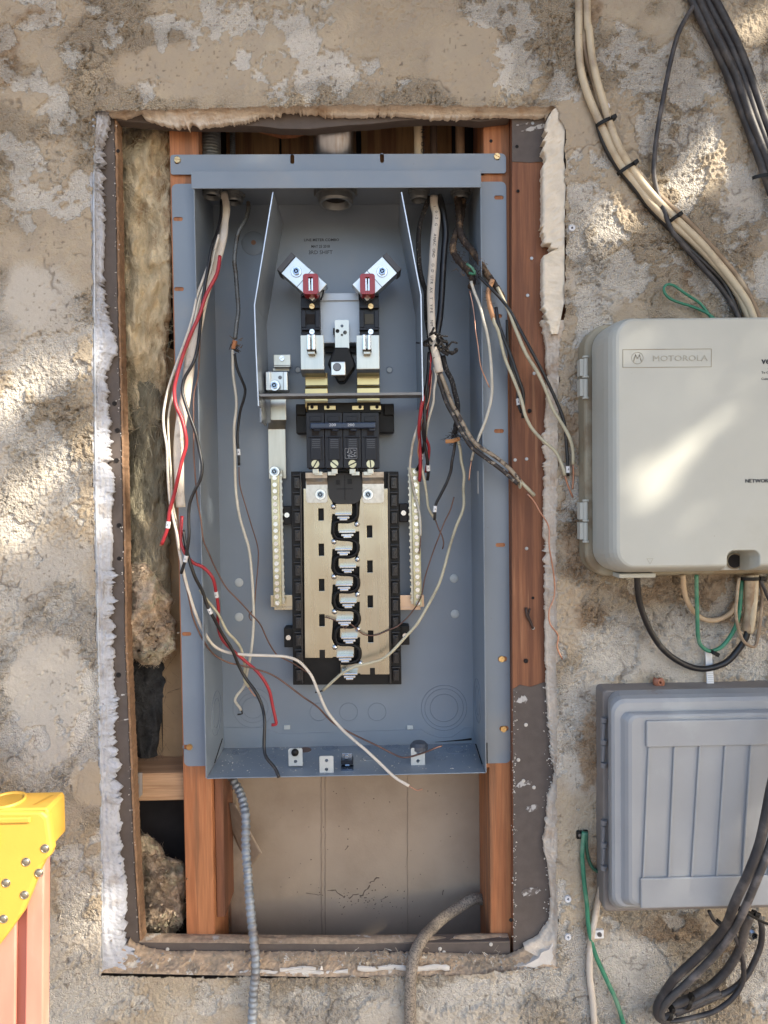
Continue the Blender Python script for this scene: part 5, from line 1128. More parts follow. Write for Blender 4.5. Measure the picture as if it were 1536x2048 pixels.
text_on_path(txt, pcl, pc, .0052, 0, .0033)
wire('black_cable', 'smooth black cable hanging just right of the white printed cable', 'cable', [(878,392),(883,410),(891,461),(888,500),(886,532),(883,602),(879,640),(876,668),(880,690)], [.066,.06,.055,.05], 4.4, w_black, n=10)
wire('black_cable', 'black braided cable hanging between the meter shield and the printed cable', 'cable', [(858,395),(851,412),(841,445),(836,479),(839,532),(846,565),(851,584),(854,637),(859,670),(862,700)], [.07,.062,.056,.05], 3.3, braidb, n=10)
tg = thing('frayed_braid', 'tangle of torn black cable braid where the printed cable ends', 'cable debris', P(880,690,.045)); mb = MB(); rr = random.Random(12)
for k in range(26):
    p = [P(rr.gauss(872, 8), rr.gauss(682, 10), rr.uniform(.03, .05))]
    for q in range(4): p.append(p[-1]+Vector((rr.gauss(.3, 1), rr.gauss(0, .6), rr.gauss(-.1, .8)))*.0042)
    mb.tube(crom(p, .002), rr.uniform(.0008, .0020), n=5)
mb.tube(crom([P(872,678,.04), P(885,690,.035), P(895,702,.035), P(907,706,.035), P(914,697,.036)], .002), .0026, n=6, rad=lambda u, i: .7+.5*((i*7) % 3)/2)
mb.tube(crom([P(872,690,.04), P(884,702,.035), P(897,710,.035)], .002), .0022, n=6)
o = part('torn_braid', mb, braidb, tg, smooth=True); o['kind'] = 'stuff'
wire('brown_cable', 'old frayed brown cable bending right over the panel edge', 'cable', [(915,385),(918,426),(921,461),(928,482),(942,500),(958,522),(972,545),(985,562),(998,582),(1006,596)], [.075,.06,.045,.02,.008], 5.2, braid, n=12, step=.002, taper=lambda u, i: .9+.22*((i*37) % 5)/5-.25*u)
wire('brown_cable', 'second old brown cable curling under the first at the panel edge', 'cable', [(926,400),(922,440),(909,480),(907,500),(914,518),(925,530),(938,543),(946,560),(941,575)], [.078,.06,.045,.03], 4.6, braid, n=10, step=.002, taper=lambda u, i: .85+.3*((i*53) % 7)/7)
wire('brown_cable', 'tan stripped cable stub hanging over the right flange slot', 'cable', [(985,560),(975,585),(978,605),(983,625),(988,640)], [.01,.008,.01], 3.2, mat('kraft_wrap', (.40, .22, .12), .8, var=.3), n=8)
fz = thing('cable_fuzz', 'frayed fibres and a scrap of green on the bent brown cable', 'cable debris', P(935,530,.02)); mb = MB(); rr = random.Random(2)
for k in range(150):
    cx, cy, Y = rr.choice([(912,500,.04),(925,525,.03),(945,545,.02),(960,540,.012),(985,590,.006)]); p = P(rr.gauss(cx, 8), rr.gauss(cy, 12), Y); d = Vector((rr.gauss(0, 1), rr.uniform(-1, .2), rr.gauss(0, 1))).normalized()*rr.uniform(.002, .007); mb.cyl(p, p+d, .0004, .0002, n=3)
o = part('loose_fibres', mb, braid, fz); o['kind'] = 'stuff'
mb = MB(); mb.tube(crom([P(934,528,.018), P(944,536,.012), P(950,548,.012), P(938,546,.014)]), .0018, n=6); part('green_scrap', mb, w_green, fz, smooth=True)
wire('white_wire', 'white wire hanging in a long curve inside the right edge of the panel', 'wire', [(942,563),(950,585),(960,612),(968,640),(974,665),(979,702),(983,754),(982,793),(973,838),(957,874),(947,903),(943,921)], [.02,.01,.01,.015,.03], 2.2, w_white, end=([(943,921),(941,940),(938,961)], [.03,.03], 1.0, copper))
wire('copper_wire', 'thin bare copper wire twisting beside the upper right white wire', 'wire', [(939,581),(945,610),(949,637),(950,660),(954,689),(962,731),(970,755),(979,775)], [.02,.012,.012], .8, copper)
wire('white_wire', 'upper white wire arching right over the red brown board to the wall', 'wire', [(995,575),(1008,600),(1020,628),(1030,655),(1053,707),(1074,744),(1092,780),(1105,819),(1126,850),(1140,876),(1146,900),(1146,929)], [.006,-.004,-.012,-.012,-.008], 2.6, w_cream, end=([(1146,929),(1146,955),(1145,979)], [-.008,-.006], 1.3, copper))
wire('black_wire', 'upper black wire arching right with a white marker beside the putty box', 'wire', [(958,553),(975,568),(991,584),(1008,603),(1022,625),(1036,650),(1064,702),(1090,754),(1113,806),(1129,843),(1133,884),(1135,929),(1136,952)], [.012,.0,-.008,-.012,-.009], 2.4, w_black, tags=((1135,939,0),))
wire('white_wire', 'lower white wire crossing the red brown board, bare copper tip near the wall', 'wire', [(986,627),(990,645),(996,663),(1009,715),(1025,754),(1040,791),(1045,812),(1051,832),(1064,858),(1087,882),(1111,903),(1124,931),(1130,951)], [.01,.002,-.006,-.012,-.009], 2.4, w_cream, end=([(1130,951),(1137,972),(1146,995)], [-.009,-.007], 1.3, copper))
wire('black_wire', 'lower black wire ending over the middle of the red brown board', 'wire', [(992,615),(998,645),(1007,676),(1022,718),(1036,756),(1046,785),(1048,811),(1046,836)], [.01,.002,-.003,.0], 2.6, w_black)
wire('black_wire', 'short black wire stub with a white marker over the red brown board', 'wire', [(1014,640),(1016,690),(1026,740),(1034,770),(1036,795),(1038,812),(1043,826)], [.012,.012,.008], 2.2, w_black, tags=((1036,801,0),))
# zebra pair
wire('old_flat_cable', 'old dark and tan paired cable slanting down right over the flange', 'cable', [(874,748),(882,772),(889,793),(897,815),(908,832),(926,868),(945,896),(978,920),(1009,943),(1036,968)], [.042,.04,.035,.02,.006,-.002], 2.9, mat('old_dark_jacket', (.035, .028, .025), .6, var=.3, col2=(.30, .25, .19), c2scale=130, c2lo=.56, c2hi=.6), n=8)
oc = wire('old_flat_cable', 'tan printed half of the old pair, cream stub at its tip', 'cable', [(880,744),(890,770),(897,790),(906,812),(917,830),(934,862),(953,888),(985,910),(1016,934),(1043,965)], [.040,.038,.033,.018,.004,-.004], 2.7, mat('old_tan_jacket', (.34, .27, .19), .6, var=.3, col2=(.07, .05, .04), c2scale=90, c2lo=.52, c2hi=.58), n=8, end=([(1040,962),(1052,974),(1069,991)], [-.003,-.002], 2.4, w_cream))
mb = MB(); mb.torus(P(1040,968,-.001), .0052, .0012, 'X', n=14, m=5); part('binding', mb, w_cream, oc, smooth=True)
wire('copper_wire', 'long thin copper wire wandering down the right plaster edge', 'wire', [(1055,988),(1067,1003),(1079,1022),(1096,1054),(1098,1093),(1108,1152),(1109,1191),(1098,1222),(1100,1248),(1117,1272),(1115,1295),(1125,1319)], [-.002,-.004,-.004,-.005], 1.0, copper)
bk = wire('black_braided_cable', 'black braided cable with pale flecks ending in frayed fibres', 'cable', [(886,712),(892,736),(903,762),(910,785),(914,805),(915,827),(912,850),(909,868)], [.045,.042,.04,.04], 3.4, braidb, n=10)
mb = MB(); rr = random.Random(9)
for k in range(70):
    p = P(rr.gauss(910, 5), rr.gauss(872, 8), .04); d = Vector((rr.gauss(0, 1), rr.uniform(-1, .2), rr.gauss(-.3, .9))).normalized()*rr.uniform(.005, .014); mb.cyl(p, p+d, .00045, .0002, n=3)
o = part('frayed_cover', mb, braidb, bk); o['kind'] = 'stuff'
mb = MB(); mb.tube([P(891,883,.036), P(905,882,.036), P(919,877,.038)], .0026, .0012, n=6); part('kraft_tongue', mb, mat('orange_paper', (.45, .21, .08), .8), bk)
wire('black_wire', 'black wire with a white marker below the frayed braid, right of the bus bars', 'wire', [(911,877),(909,900),(905,923),(901,945),(892,968),(880,992),(870,1012),(869,1040)], [.04,.05,.055], 2.3, w_black, tags=((869,1018,0),))
wire('white_wire', 'long cream wire sweeping from the right down across the bus bars', 'wire', [(915,879),(922,900),(925,923),(928,950),(928,976),(926,1015),(910,1056),(899,1094),(889,1130),(879,1165),(866,1190),(850,1220),(832,1248),(812,1272),(781,1306),(765,1318),(747,1325),(727,1330),(708,1333),(692,1342),(677,1353),(646,1381)], [.04,.05,.06,.06,.055,.06,.07], 2.3, w_cream, end=([(646,1381),(638,1384),(630,1385)], [.07,.07], 1.1, w_black))
# bundle beside the right shield
wire('red_wire', 'red wire in the bundle beside the right neutral bar, fading into its screws', 'wire', [(863,705),(861,728),(856,755),(850,780),(845,806),(839,832),(837,860),(839,884),(841,936),(839,962)], [.045,.035,.03,.05,.07], 2.8, w_red)
wire('red_wire', 'short red wire behind the black pair at the right neutral bar', 'wire', [(861,740),(857,780),(854,830),(850,870),(856,890),(858,910),(852,945)], [.05,.05,.06,.07], 2.4, w_red)
wire('black_wire', 'black wire with a marker bending left to the top of the right neutral bar', 'wire', [(858,705),(856,741),(852,775),(849,806),(850,858),(848,885),(845,905),(840,925),(834,940)], [.045,.03,.035,.06,.075], 2.5, w_black, tags=((843,914,0),))
wire('black_wire', 'black wire with a marker ending just right of the right neutral bar', 'wire', [(862,700),(859,745),(853,800),(848,850),(849,880),(854,921),(856,940),(855,960)], [.046,.036,.04,.06,.07], 2.5, w_black, tags=((855,936,0),))
wire('white_wire', 'white wire curving left over the top of the right neutral bar', 'wire', [(843,835),(837,850),(829,872),(824,895),(820,936),(823,960),(829,983),(839,1028),(841,1072)], [.05,.05,.065,.078,.08], 2.0, w_white, end=([(841,1072),(841,1090),(838,1108)], [.08,.08], .8, copperd))
wire('white_wire', 'white wire falling from the printed cable beside the red bundle', 'wire', [(868,735),(870,754),(869,780),(866,806),(858,835),(853,858),(850,880)], [.042,.036,.04,.05], 2.0, w_white)
wire('white_wire', 'tan white wire running down right of the neutral bar to a brown hooked tip', 'wire', [(840,900),(842,923),(850,962),(854,990),(858,1015),(862,1028),(871,1040)], [.06,.065,.07], 1.9, w_cream, end=([(871,1040),(877,1056),(884,1072),(887,1086),(885,1098)], [.07,.07], .9, copperd))
wire('copper_wire', 'thin pinkish bare wire lying on the red bundle', 'wire', [(864,745),(860,790),(848,830),(840,870),(838,905),(842,930)], [.036,.03,.05,.06], .7, copper)
wire('copper_wire', 'thin brown wire slanting down across the right neutral bar foot onto the bus', 'wire', [(908,994),(900,1020),(889,1046),(876,1078),(866,1106),(850,1152),(840,1196),(819,1230),(795,1252),(780,1259),(755,1270),(734,1271),(722,1266),(700,1248),(690,1258),(680,1246),(662,1238),(650,1234)], [.06,.07,.08,.076,.07,.074], .9, copperd)
# ------------------------------------------------------------------ cables below the panel
fc = wire('metal_flex_conduit', 'grey spiral metal conduit hanging below the left side of the panel', 'conduit', [(459,1545),(468,1562),(480,1583),(488,1610),(492,1640),(492,1690),(494,1740),(498,1790),(503,1840),(508,1890),(512,1940),(508,1990),(502,2060),(500,2110)], [.085,.07,.045,.02,.0,-.016,-.018,-.018], 6.0, flexm, n=14, step=.0012, taper=lambda u, i: [1.06, 1.0, .86, .84, .9, 1.02][i % 6])
wire('dusty_cable', 'thick dusty grey cable coming out of the bottom right of the opening', 'cable', [(968,1800),(946,1798),(920,1812),(890,1835),(862,1858),(844,1878),(832,1905),(824,1940),(820,1980),(820,2030),(824,2110)], [.108,.095,.08,.05,.018,-.004,-.010,-.012,-.012], 7.6, mudc, n=14)
# ------------------------------------------------------------------ cables on the wall, top right
def wallcable(label, pts, r, m, Y=-.009, name='wall_cable', ys=None, group=None, n=10, tags=()): return wire(name, label, 'cable', pts, ys or [Y]*3, r, m, n=n, group=group, tags=tags)
wallcable('left of two beige cables coming down from the top edge, tied with black ties', [(1155,-380),(1156,20),(1158,80),(1163,140),(1174,185),(1190,225),(1204,255),(1222,295),(1245,335),(1270,368),(1305,410),(1340,445),(1380,480),(1420,518),(1452,555),(1480,595),(1500,640)], 4.7, w_beige, Y=-.010)
wallcable('right of two beige cables coming down from the top edge, behind the ties', [(1172,-380),(1174,10),(1178,60),(1186,120),(1197,170),(1210,215),(1225,260),(1240,300),(1260,332),(1290,372),(1325,412),(1360,446),(1398,483),(1435,525),(1468,565),(1495,605),(1510,645)], 4.5, w_beige, Y=-.014)
wallcable('thin brown cable tucked behind the two beige cables', [(1166,-380),(1167,30),(1172,100),(1186,165),(1205,225),(1226,275),(1256,322),(1290,362),(1330,402),(1375,443),(1420,490),(1460,535),(1490,575),(1512,620),(1520,650)], 3.6, w_brown, Y=-.006)
wallcable('black cable that follows underneath the beige pair down to the putty box', [(1192,225),(1200,262),(1218,305),(1244,345),(1275,384),(1310,425),(1345,463),(1375,496),(1412,530),(1444,565),(1465,600),(1480,640)], 3.4, w_black, Y=-.007)
wallcable('thin dark cable arcing from the black bundle down to the lowest tie', [(1392,5),(1375,34),(1356,70),(1340,130),(1325,200),(1315,260),(1309,310),(1308,350),(1314,385),(1328,420),(1345,460),(1370,495),(1405,535),(1440,575),(1470,620),(1480,645)], 3.0, w_dusty, Y=-.013)
ty = [(1205,-380),(1357,-60),(1395,20),(1430,90),(1460,160),(1490,240),(1520,320),(1545,390),(1570,450),(1660,640)]
for i, (dx, dy, r, Y, lb) in enumerate(((0,0,4.9,-.012,'leftmost thick black cable of the bundle crossing the top right corner'), (13,-2,4.6,-.018,'second thick black cable of the top right bundle'), (28,-4,4.8,-.012,'third thick black cable of the top right bundle'), (44,-4,4.6,-.016,'outermost thick black cable of the top right bundle'))):
    wallcable(lb, [(x+dx+(.06*(y) if i > 1 else 0)*(-.18), y+dy+4*sin(y*.02+i)) for x, y in ty], r, w_dusty, Y=Y)
wallcable('pale grey cable showing between the black cables at the top right', [(1230,-380),(1378,-60),(1408,20),(1440,90),(1466,160),(1494,230),(1522,300),(1550,370),(1640,580)], 2.4, mat('pale_grey_jacket', (.33, .30, .27), .5, var=.2), Y=-.009)
def tie(label, c, ang, L, Y, w=2.2, head=(1, 0), m=None, hh=9):
    q = P(c[0], c[1], Y); t = thing('cable_tie', label, 'cable tie', q); k = MM(1, Y)
    m = m or MATS['black_plastic']; d = Vector((cos(ang), 0, sin(ang))); n_ = Vector((-sin(ang), 0, cos(ang)))
    pts = []
    for i in range(17):
        a_ = pi*i/16; pts.append(q-d*(L/2*k*cos(a_))+Vector((0, -.0065*sin(a_), 0)))
    mb = MB(); mb.tube(pts, .0022, .0009, n=6) if False else None
    V = []; F = []
    for i, p in enumerate(pts):
        V += [p-n_*w/1000, p+n_*w/1000, p+n_*w/1000+Vector((0, .0011, 0)), p-n_*w/1000+Vector((0, .0011, 0))]
    for i in range(len(pts)-1):
        for j in range(4): F.append((i*4+j, i*4+(j+1) % 4, (i+1)*4+(j+1) % 4, (i+1)*4+j))
    mb.add(V, F); part('strap', mb, m, t)
    hc = q+d*(L/2*k*head[0]); mb = MB(); mb.add([hc+d*sx*k*hh*.6+n_*sz*k*hh*.45+Vector((0, sy, 0)) for sx in (-1, 1) for sy in (-.006, .003) for sz in (-1, 1)], [(0, 1, 3, 2), (4, 6, 7, 5), (0, 4, 5, 1), (2, 3, 7, 6), (0, 2, 6, 4), (1, 5, 7, 3)]); part('tie_head', mb, m, t, bevel=.0008)
    return t
tie('black cable tie highest on the two beige cables', (1209,245), .42, 36, -.013)
tie('black cable tie halfway down the two beige cables', (1252,338), .55, 40, -.013)
tie('black cable tie where the thin dark cable joins the beige cables', (1348,437), .6, 22, -.015)
tie('black cable tie round the thick black bundle at the right edge', (1535,353), .1, 60, -.018)
wire('green_wire', 'loop of green wire sticking up behind the top of the putty box', 'wire', [(1440,660),(1420,632),(1400,608),(1372,588),(1348,572),(1334,570),(1328,580),(1334,592),(1352,602),(1390,615),(1420,630),(1440,650)], [-.012,-.012], 2.0, w_green)
# ------------------------------------------------------------------ putty network box
def loft(mb, levels, n=8):
    """levels: (Y, x0, x1, z0, z1, corner radius)"""
    rings = [[(x, Y, z) for x, z in rrect(x0, x1, z0, z1, (r,)*4, n)] for Y, x0, x1, z0, z1, r in levels]
    m = len(rings[0]); V = [v for r_ in rings for v in r_]; F = []
    for k in range(len(rings)-1):
        for i in range(m): F.append((k*m+i, k*m+(i+1) % m, (k+1)*m+(i+1) % m, (k+1)*m+i))
    F.append(tuple(range(m))); F.append(tuple(range((len(rings)-1)*m, len(rings)*m))[::-1]); mb.add(V, F); return mb
nb_ = thing('network_box', 'large putty coloured network interface box on the wall, upper right', 'utility box', (.43, 0, -.11))
XN = .62
mb = MB(); loft(mb, [(-.0, .2660, XN, -.108, .2040, .030), (-.026, .2660, XN, -.108, .2040, .030), (-.029, .2680, XN-.002, -.106, .2020, .028)]); part('base', mb, netd, nb_, smooth=False, bevel=.001)
mb = MB(); levels = [(-.0315, .2735, XN-.003, -.1000, .1990, .028), (-.050, .2735, XN-.003, -.0998, .1990, .028), (-.070, .2750, XN-.004, -.0980, .1985, .027), (-.080, .2770, XN-.006, -.0950, .1975, .026), (-.086, .2800, XN-.009, -.0925, .1960, .024), (-.0895, .2830, XN-.013, -.0900, .1945, .021), (-.0905, .2860, XN-.018, -.0880, .1925, .019)]
loft(mb, levels)
cov = part('cover', mb, netp, nb_, smooth=False)
# scooped screw recess in the bottom edge
cx0, cx1, cz0, cz1 = R(1455, 1103, 1503, 1160, -.09)
cut = MB(); loft(cut, [(-.055, cx0+.001, cx1+.004, cz0-.03, cz1-.001, .007), (-.075, cx0, cx1+.006, cz0-.03, cz1, .008), (-.10, cx0-.001, cx1+.012, cz0-.03, cz1+.002, .009)])
co_ = link('cutter', cut.mesh('cutter', netp, root_loc(nb_))); co_.location = nb_.location
bo = cov.modifiers.new('bool', 'BOOLEAN'); bo.object = co_; bo.operation = 'DIFFERENCE'; bo.solver = 'EXACT'
bpy.context.view_layer.update(); dg = bpy.context.evaluated_depsgraph_get(); me = bpy.data.meshes.new_from_object(cov.evaluated_get(dg)); cov.modifiers.clear(); cov.data = me; me.name = 'cover'
bpy.data.objects.remove(co_)
mdf = cov.modifiers.new('b', 'BEVEL'); mdf.width = .0012; mdf.segments = 2; mdf.limit_method = 'ANGLE'; mdf.angle_limit = radians(50)
mb = MB(); q = P(1469, 1122, -.056); mb.cyl(q+Vector((0, -.001, 0)), q+Vector((0, .004, 0)), .0085, n=24); part('screw_well', mb, MATS['hole_black'], nb_)
mb = MB(); mb.torus(P(1469,1122,-.0565), .0090, .0010, 'Y', n=28, m=6); part('well_rim', mb, netd, nb_, smooth=True)
for ya in (714, 1001):
    mb = MB(); xh = P(1172, ya, -.030).x
    for y0, y1 in ((ya+3, ya+38), (ya+44, ya+80)): mb.cyl(P(1171, y0, -.0325), P(1171, y1, -.0325), .0028, n=12)
    for y in (ya, ya+40, ya+82): mb.cyl(P(1171, y-2, -.0325), P(1171, y+2, -.0325), .0040, n=12)
    mb.pbox(1160, ya+4, 1169, ya+38, -.032, -.020); mb.pbox(1160, ya+44, 1169, ya+78, -.032, -.020)
    part('hinge', mb, netp, nb_, bevel=.0004)
def frame_line(mb, x0, y0, x1, y1, Y, t=.0005, up=.0004, sides='tblr'):
    a_, b__, c_, d_ = R(x0, y0, x1, y1, Y)
    if 't' in sides: mb.box(a_, b__, Y-up, Y+.0003, d_-t, d_)
    if 'b' in sides: mb.box(a_, b__, Y-up, Y+.0003, c_, c_+t)
    if 'l' in sides: mb.box(a_, a_+t, Y-up, Y+.0003, c_+t, d_-t)
    if 'r' in sides: mb.box(b__-t, b__, Y-up, Y+.0003, c_+t, d_-t)
YN = -.0905
mb = MB(); frame_line(mb, 1245, 698, 1423, 735, YN, .0006, .0004); part('nameplate_frame', mb, netd, nb_)
em = mat('embossed_putty', (.36, .35, .295), .5)
text_part('MOTOROLA', nb_, em, P(1360, 717, YN-.0002), .0092, sx=1.24, bold=0, thick=.0003)
mb = MB(); mb.torus(P(1275, 716, YN), .0066, .0005, 'Y', n=36, m=6)
for k in (-1, 1):
    c_ = P(1275, 716, YN); mb.tube([Vector((c_.x+k*.0044, YN-.0002, c_.z-.0040)), Vector((c_.x+k*.0022, YN-.0002, c_.z+.0040)), Vector((c_.x, YN-.0002, c_.z-.0008))], .0006, .0004, n=5)
part('batwing_logo', mb, em, nb_, smooth=True)
text_part('verizon', nb_, ink, P(1551, 722, YN-.0002), .0102, sx=1.05, bold=.0003)
for i, s_ in enumerate(('Verizon.', 'To Order Service', 'or 1-88', 'Customer Service')): text_part(s_, nb_, ink, P(1547, 739+i*6.2, YN-.0002), .0037, sx=1.05, bold=.00004)
text_part('NETWORK', nb_, ink, P(1517, 962, YN-.0006), .0062, sx=1.0, thick=.0003)
mb = MB(); c_ = P(1300, 1122, YN); mb.prism([[(c_.x-.004, c_.z+.003), (c_.x+.004, c_.z+.003), (c_.x, c_.z-.004)], [(c_.x-.003, c_.z+.0024), (c_.x, c_.z-.0030), (c_.x+.003, c_.z+.0024)]], YN-.0002, YN+.0002); part('triangle_mark', mb, em, nb_)
mb = MB(); mb.pbox(1238, 1147, 1312, 1156, -.050, -.02); part('latch_strip', mb, netp, nb_, bevel=.001)
# cables under the putty box
wallcable('black cable looping in a wide U under the putty box', [(1274,1145),(1276,1180),(1281,1210),(1295,1250),(1318,1288),(1345,1315),(1378,1333),(1405,1338),(1432,1334),(1455,1322),(1477,1300),(1490,1275),(1500,1240),(1508,1200),(1512,1150)], 3.9, w_black, ys=[-.03, -.016, -.016, -.02], name='loop_cable')
wallcable('beige cable hanging in a shallow loop behind the green wire', [(1366,1150),(1368,1180),(1376,1205),(1390,1225),(1412,1239),(1435,1240),(1460,1228),(1475,1208),(1486,1185),(1492,1150)], 3.2, mat('tan_jacket', (.46, .34, .22), .55, var=.2), ys=[-.03, -.010, -.010, -.02], name='loop_cable')
wire('green_wire', 'green wire hanging in a U under the putty box', 'wire', [(1393,1150),(1393,1185),(1394,1230),(1396,1270),(1402,1290),(1414,1301),(1426,1302),(1445,1293),(1462,1270),(1475,1240),(1482,1205),(1484,1160)], [-.03,-.018,-.018,-.02], 2.9, w_green)
for i, (lb, pts, r, m) in enumerate((('broad tan cable dropping beside the right end of the black loop', [(1500,1150),(1501,1190),(1498,1230),(1492,1262)], 6.0, w_brown), ('pale tan cable dropping straight beside the broad tan one', [(1510,1150),(1511,1190),(1506,1235),(1500,1265)], 4.2, w_beige),
    ('thin brown cable making a narrow loop at the right edge', [(1478,1155),(1474,1190),(1472,1225),(1478,1260),(1490,1284),(1508,1293),(1515,1280),(1520,1240),(1522,1190),(1518,1155)], 1.9, w_brown), ('thin grey cable leaving the putty box towards the right edge', [(1519,1155),(1527,1175),(1540,1200),(1560,1240)], 2.2, w_dusty))):
    wallcable(lb, pts, r, m, ys=[-.03, -.022-.003*i, -.02], name='drop_cable')
tie('black cable tie gripping the tan cables right under the putty box', (1502,1157), 0, 40, -.03)
tie('black cable tie on the bottom of the green U', (1425,1304), -.5, 12, -.018)
st_ = thing('white_strap', 'short white zip strap between the black loop and the grey box', 'strap', P(1420, 1380, -.008)); mb = MB(); mb.pprism([[(1411,1304),(1424,1304),(1429,1380),(1415,1380)]], -.010, -.008); part('strap_band', mb, tagw, st_, bevel=.0004)
mb = MB()
for k in range(11): mb.pbox(1416, 1338+k*4, 1427, 1339.4+k*4, -.0104, -.0100)
part('strap_teeth', mb, mat('strap_teeth_m', (.55, .56, .56), .5), st_)
# ------------------------------------------------------------------ grey telephone box
gb = thing('telephone_box', 'grey ribbed plastic utility box on the wall, lower right', 'utility box', (.45, 0, -.48))
XG = .66
gx = lambda x, Y=-.072: P(x, 1600, Y).x
gz = lambda y, Y=-.072: P(1400, y, Y).z
mb = MB(); loft(mb, [(0, gx(1207,-.03), XG, gz(1817,-.03), -.2500, .006), (-.030, gx(1206,-.03), XG, gz(1818,-.03), -.2500, .006), (-.032, gx(1209,-.032), XG, gz(1815,-.032), -.2510, .006)]); part('base', mb, greypd, gb, bevel=.001)
mb = MB(); loft(mb, [(-.032, gx(1216,-.032), XG, gz(1813,-.032), -.2500, .016), (-.050, gx(1219,-.05), XG, gz(1812,-.05), -.2510, .016), (-.058, gx(1223,-.058), XG, gz(1811,-.058), -.2530, .016), (-.061, gx(1230,-.061), XG, gz(1809,-.061), -.2570, .014), (-.0615, gx(1240,-.0615), XG, gz(1805,-.0615), -.2640, .012)]); part('cover', mb, greyp, gb, bevel=.001)
mb = MB(); loft(mb, [(-.0612, gx(1241,-.0612), XG, gz(1806,-.061), gz(1418,-.0612)-.002, .010), (-.063, gx(1244,-.063), XG, gz(1806,-.063), gz(1421,-.063), .010), (-.067, gx(1250,-.067), XG, gz(1807,-.067), gz(1424,-.067), .010), (-.0705, gx(1257,-.0705), XG, gz(1807,-.0705), gz(1428,-.0705), .010), (-.0720, gx(1264), XG, gz(1803), gz(1433), .009)]); rp = part('raised_panel', mb, greyp, gb, bevel=.001)
mb = MB(); mb.box(gx(1291), XG, -.0755, -.0718, gz(1491), gz(1438)); part('upper_band', mb, greyp, rp, bevel=.0016, seg=3)
mb = MB(); mb.box(gx(1279), XG, -.0755, -.0718, gz(1811), gz(1751)); part('lower_band', mb, greyp, rp, bevel=.0016, seg=3)
for xt, xb_ in ((1297,1285),(1348,1336),(1398,1382),(1449,1432),(1500,1484),(1551,1536)):
    mb = MB(); mb.prism([[(gx(xt)-.0012, gz(1491)-.0003), (gx(xt)+.0012, gz(1491)-.0003), (gx(xb_)+.0012, gz(1751)+.0003), (gx(xb_)-.0012, gz(1751)+.0003)]], -.0750, -.0718); part('rib', mb, greyp, rp, bevel=.0007)
for ya in (1437, 1642):
    mb = MB()
    for y0, y1 in ((ya+10, ya+42), (ya+54, ya+86)): mb.cyl(P(1208, y0, -.034), P(1206, y1, -.034), .0022, n=10)
    for y in (ya+3, ya+47, ya+93): mb.cyl(P(1208, y-5, -.034), P(1207, y+5, -.034), .0042, .0036, n=14)
    mb.pbox(1203, ya+8, 1208, ya+90, -.033, -.028); part('hinge', mb, mat('hinge_grey', (.20, .20, .21), .5), gb, bevel=.0004)
# snail shell on the box
sh = thing('snail_shell', 'small reddish brown snail shell resting on top of the grey box', 'snail shell', P(1317, 1378, -.012)); mb = MB(); q = P(1318, 1364, -.012)
n_ = 30; sp = []
for i in range(n_+1):
    a_ = i/n_*2*pi*1.9; r_ = .0050*(1-.60*i/n_); sp.append(Vector((q.x+r_*cos(a_+2.2)*.9, q.y-.0045*(i/n_), q.z+r_*sin(a_+2.2))))
mb.tube(sp, .0042, .0045, n=10, rad=lambda u, i: 1-.72*u); part('whorl', mb, shell_m, sh, smooth=True)
mb = MB(); mb.tube(crom([P(1308,1376,-.014), P(1314,1377,-.016), P(1322,1376,-.014)]), .0013, n=6); part('lip', mb, mat('shell_lip', (.42, .26, .15), .5), sh, smooth=True)
# ------------------------------------------------------------------ lower right cables
wallcable('green wire falling from the small black clip to the bottom edge', [(1168,1664),(1165,1680),(1164,1710),(1166,1740),(1171,1775),(1173,1810),(1177,1855),(1190,1905),(1212,1955),(1232,2000),(1247,2050),(1262,2110)], 2.9, w_green, Y=-.010, name='green_cable')
wallcable('short green wire curving from the clip in behind the grey box', [(1173,1664),(1172,1690),(1176,1715),(1186,1735),(1200,1745),(1215,1748)], 2.2, mat('dark_green', (.03, .11, .07), .5), ys=[-.010, -.006, -.006], name='green_cable')
cl = thing('wire_clip', 'small black clip nailed to the wall holding the green wires', 'clip', P(1165, 1672, -.002)); mb = MB(); mb.pbox(1154, 1663, 1166, 1679, -.006, .001); mb.pbox(1168, 1662, 1177, 1682, -.006, .001); part('clip_body', mb, plasticb, cl, bevel=.001); mb = MB(); mb.lathe(P(1160,1671,-.0065), [(.0001, -.001), (.0022, -.0006), (.0026, .0004)], n=10, axis='Y'); part('clip_nail', mb, MATS['dark_screw'], cl)
wallcable('white cable running down the wall from under the grey box to the bottom edge', [(1204,1770),(1196,1800),(1190,1830),(1184,1865),(1180,1900),(1180,1950),(1184,2000),(1188,2060),(1190,2110)], 4.3, mat('ivory_cable', (.58, .52, .45), .5, var=.12, col2=(.42, .33, .25), c2scale=22, c2lo=.5, c2hi=.65), ys=[-.01, -.007, -.007], name='white_cable')
wc = thing('cable_clip', 'white square cable clip with a screw on the white cable', 'clip', P(1192, 1868, -.002)); mb = MB(); mb.pbox(1180, 1861, 1208, 1878, -.0062, .001); part('clip_plate', mb, tagw, wc, bevel=.001); piece('clip_screw', pan('cross', .0030, .0012, n=12).mesh('clip_screw', MATS['dark_screw']), wc, P(1199, 1869, -.0066))
YB2 = -.105
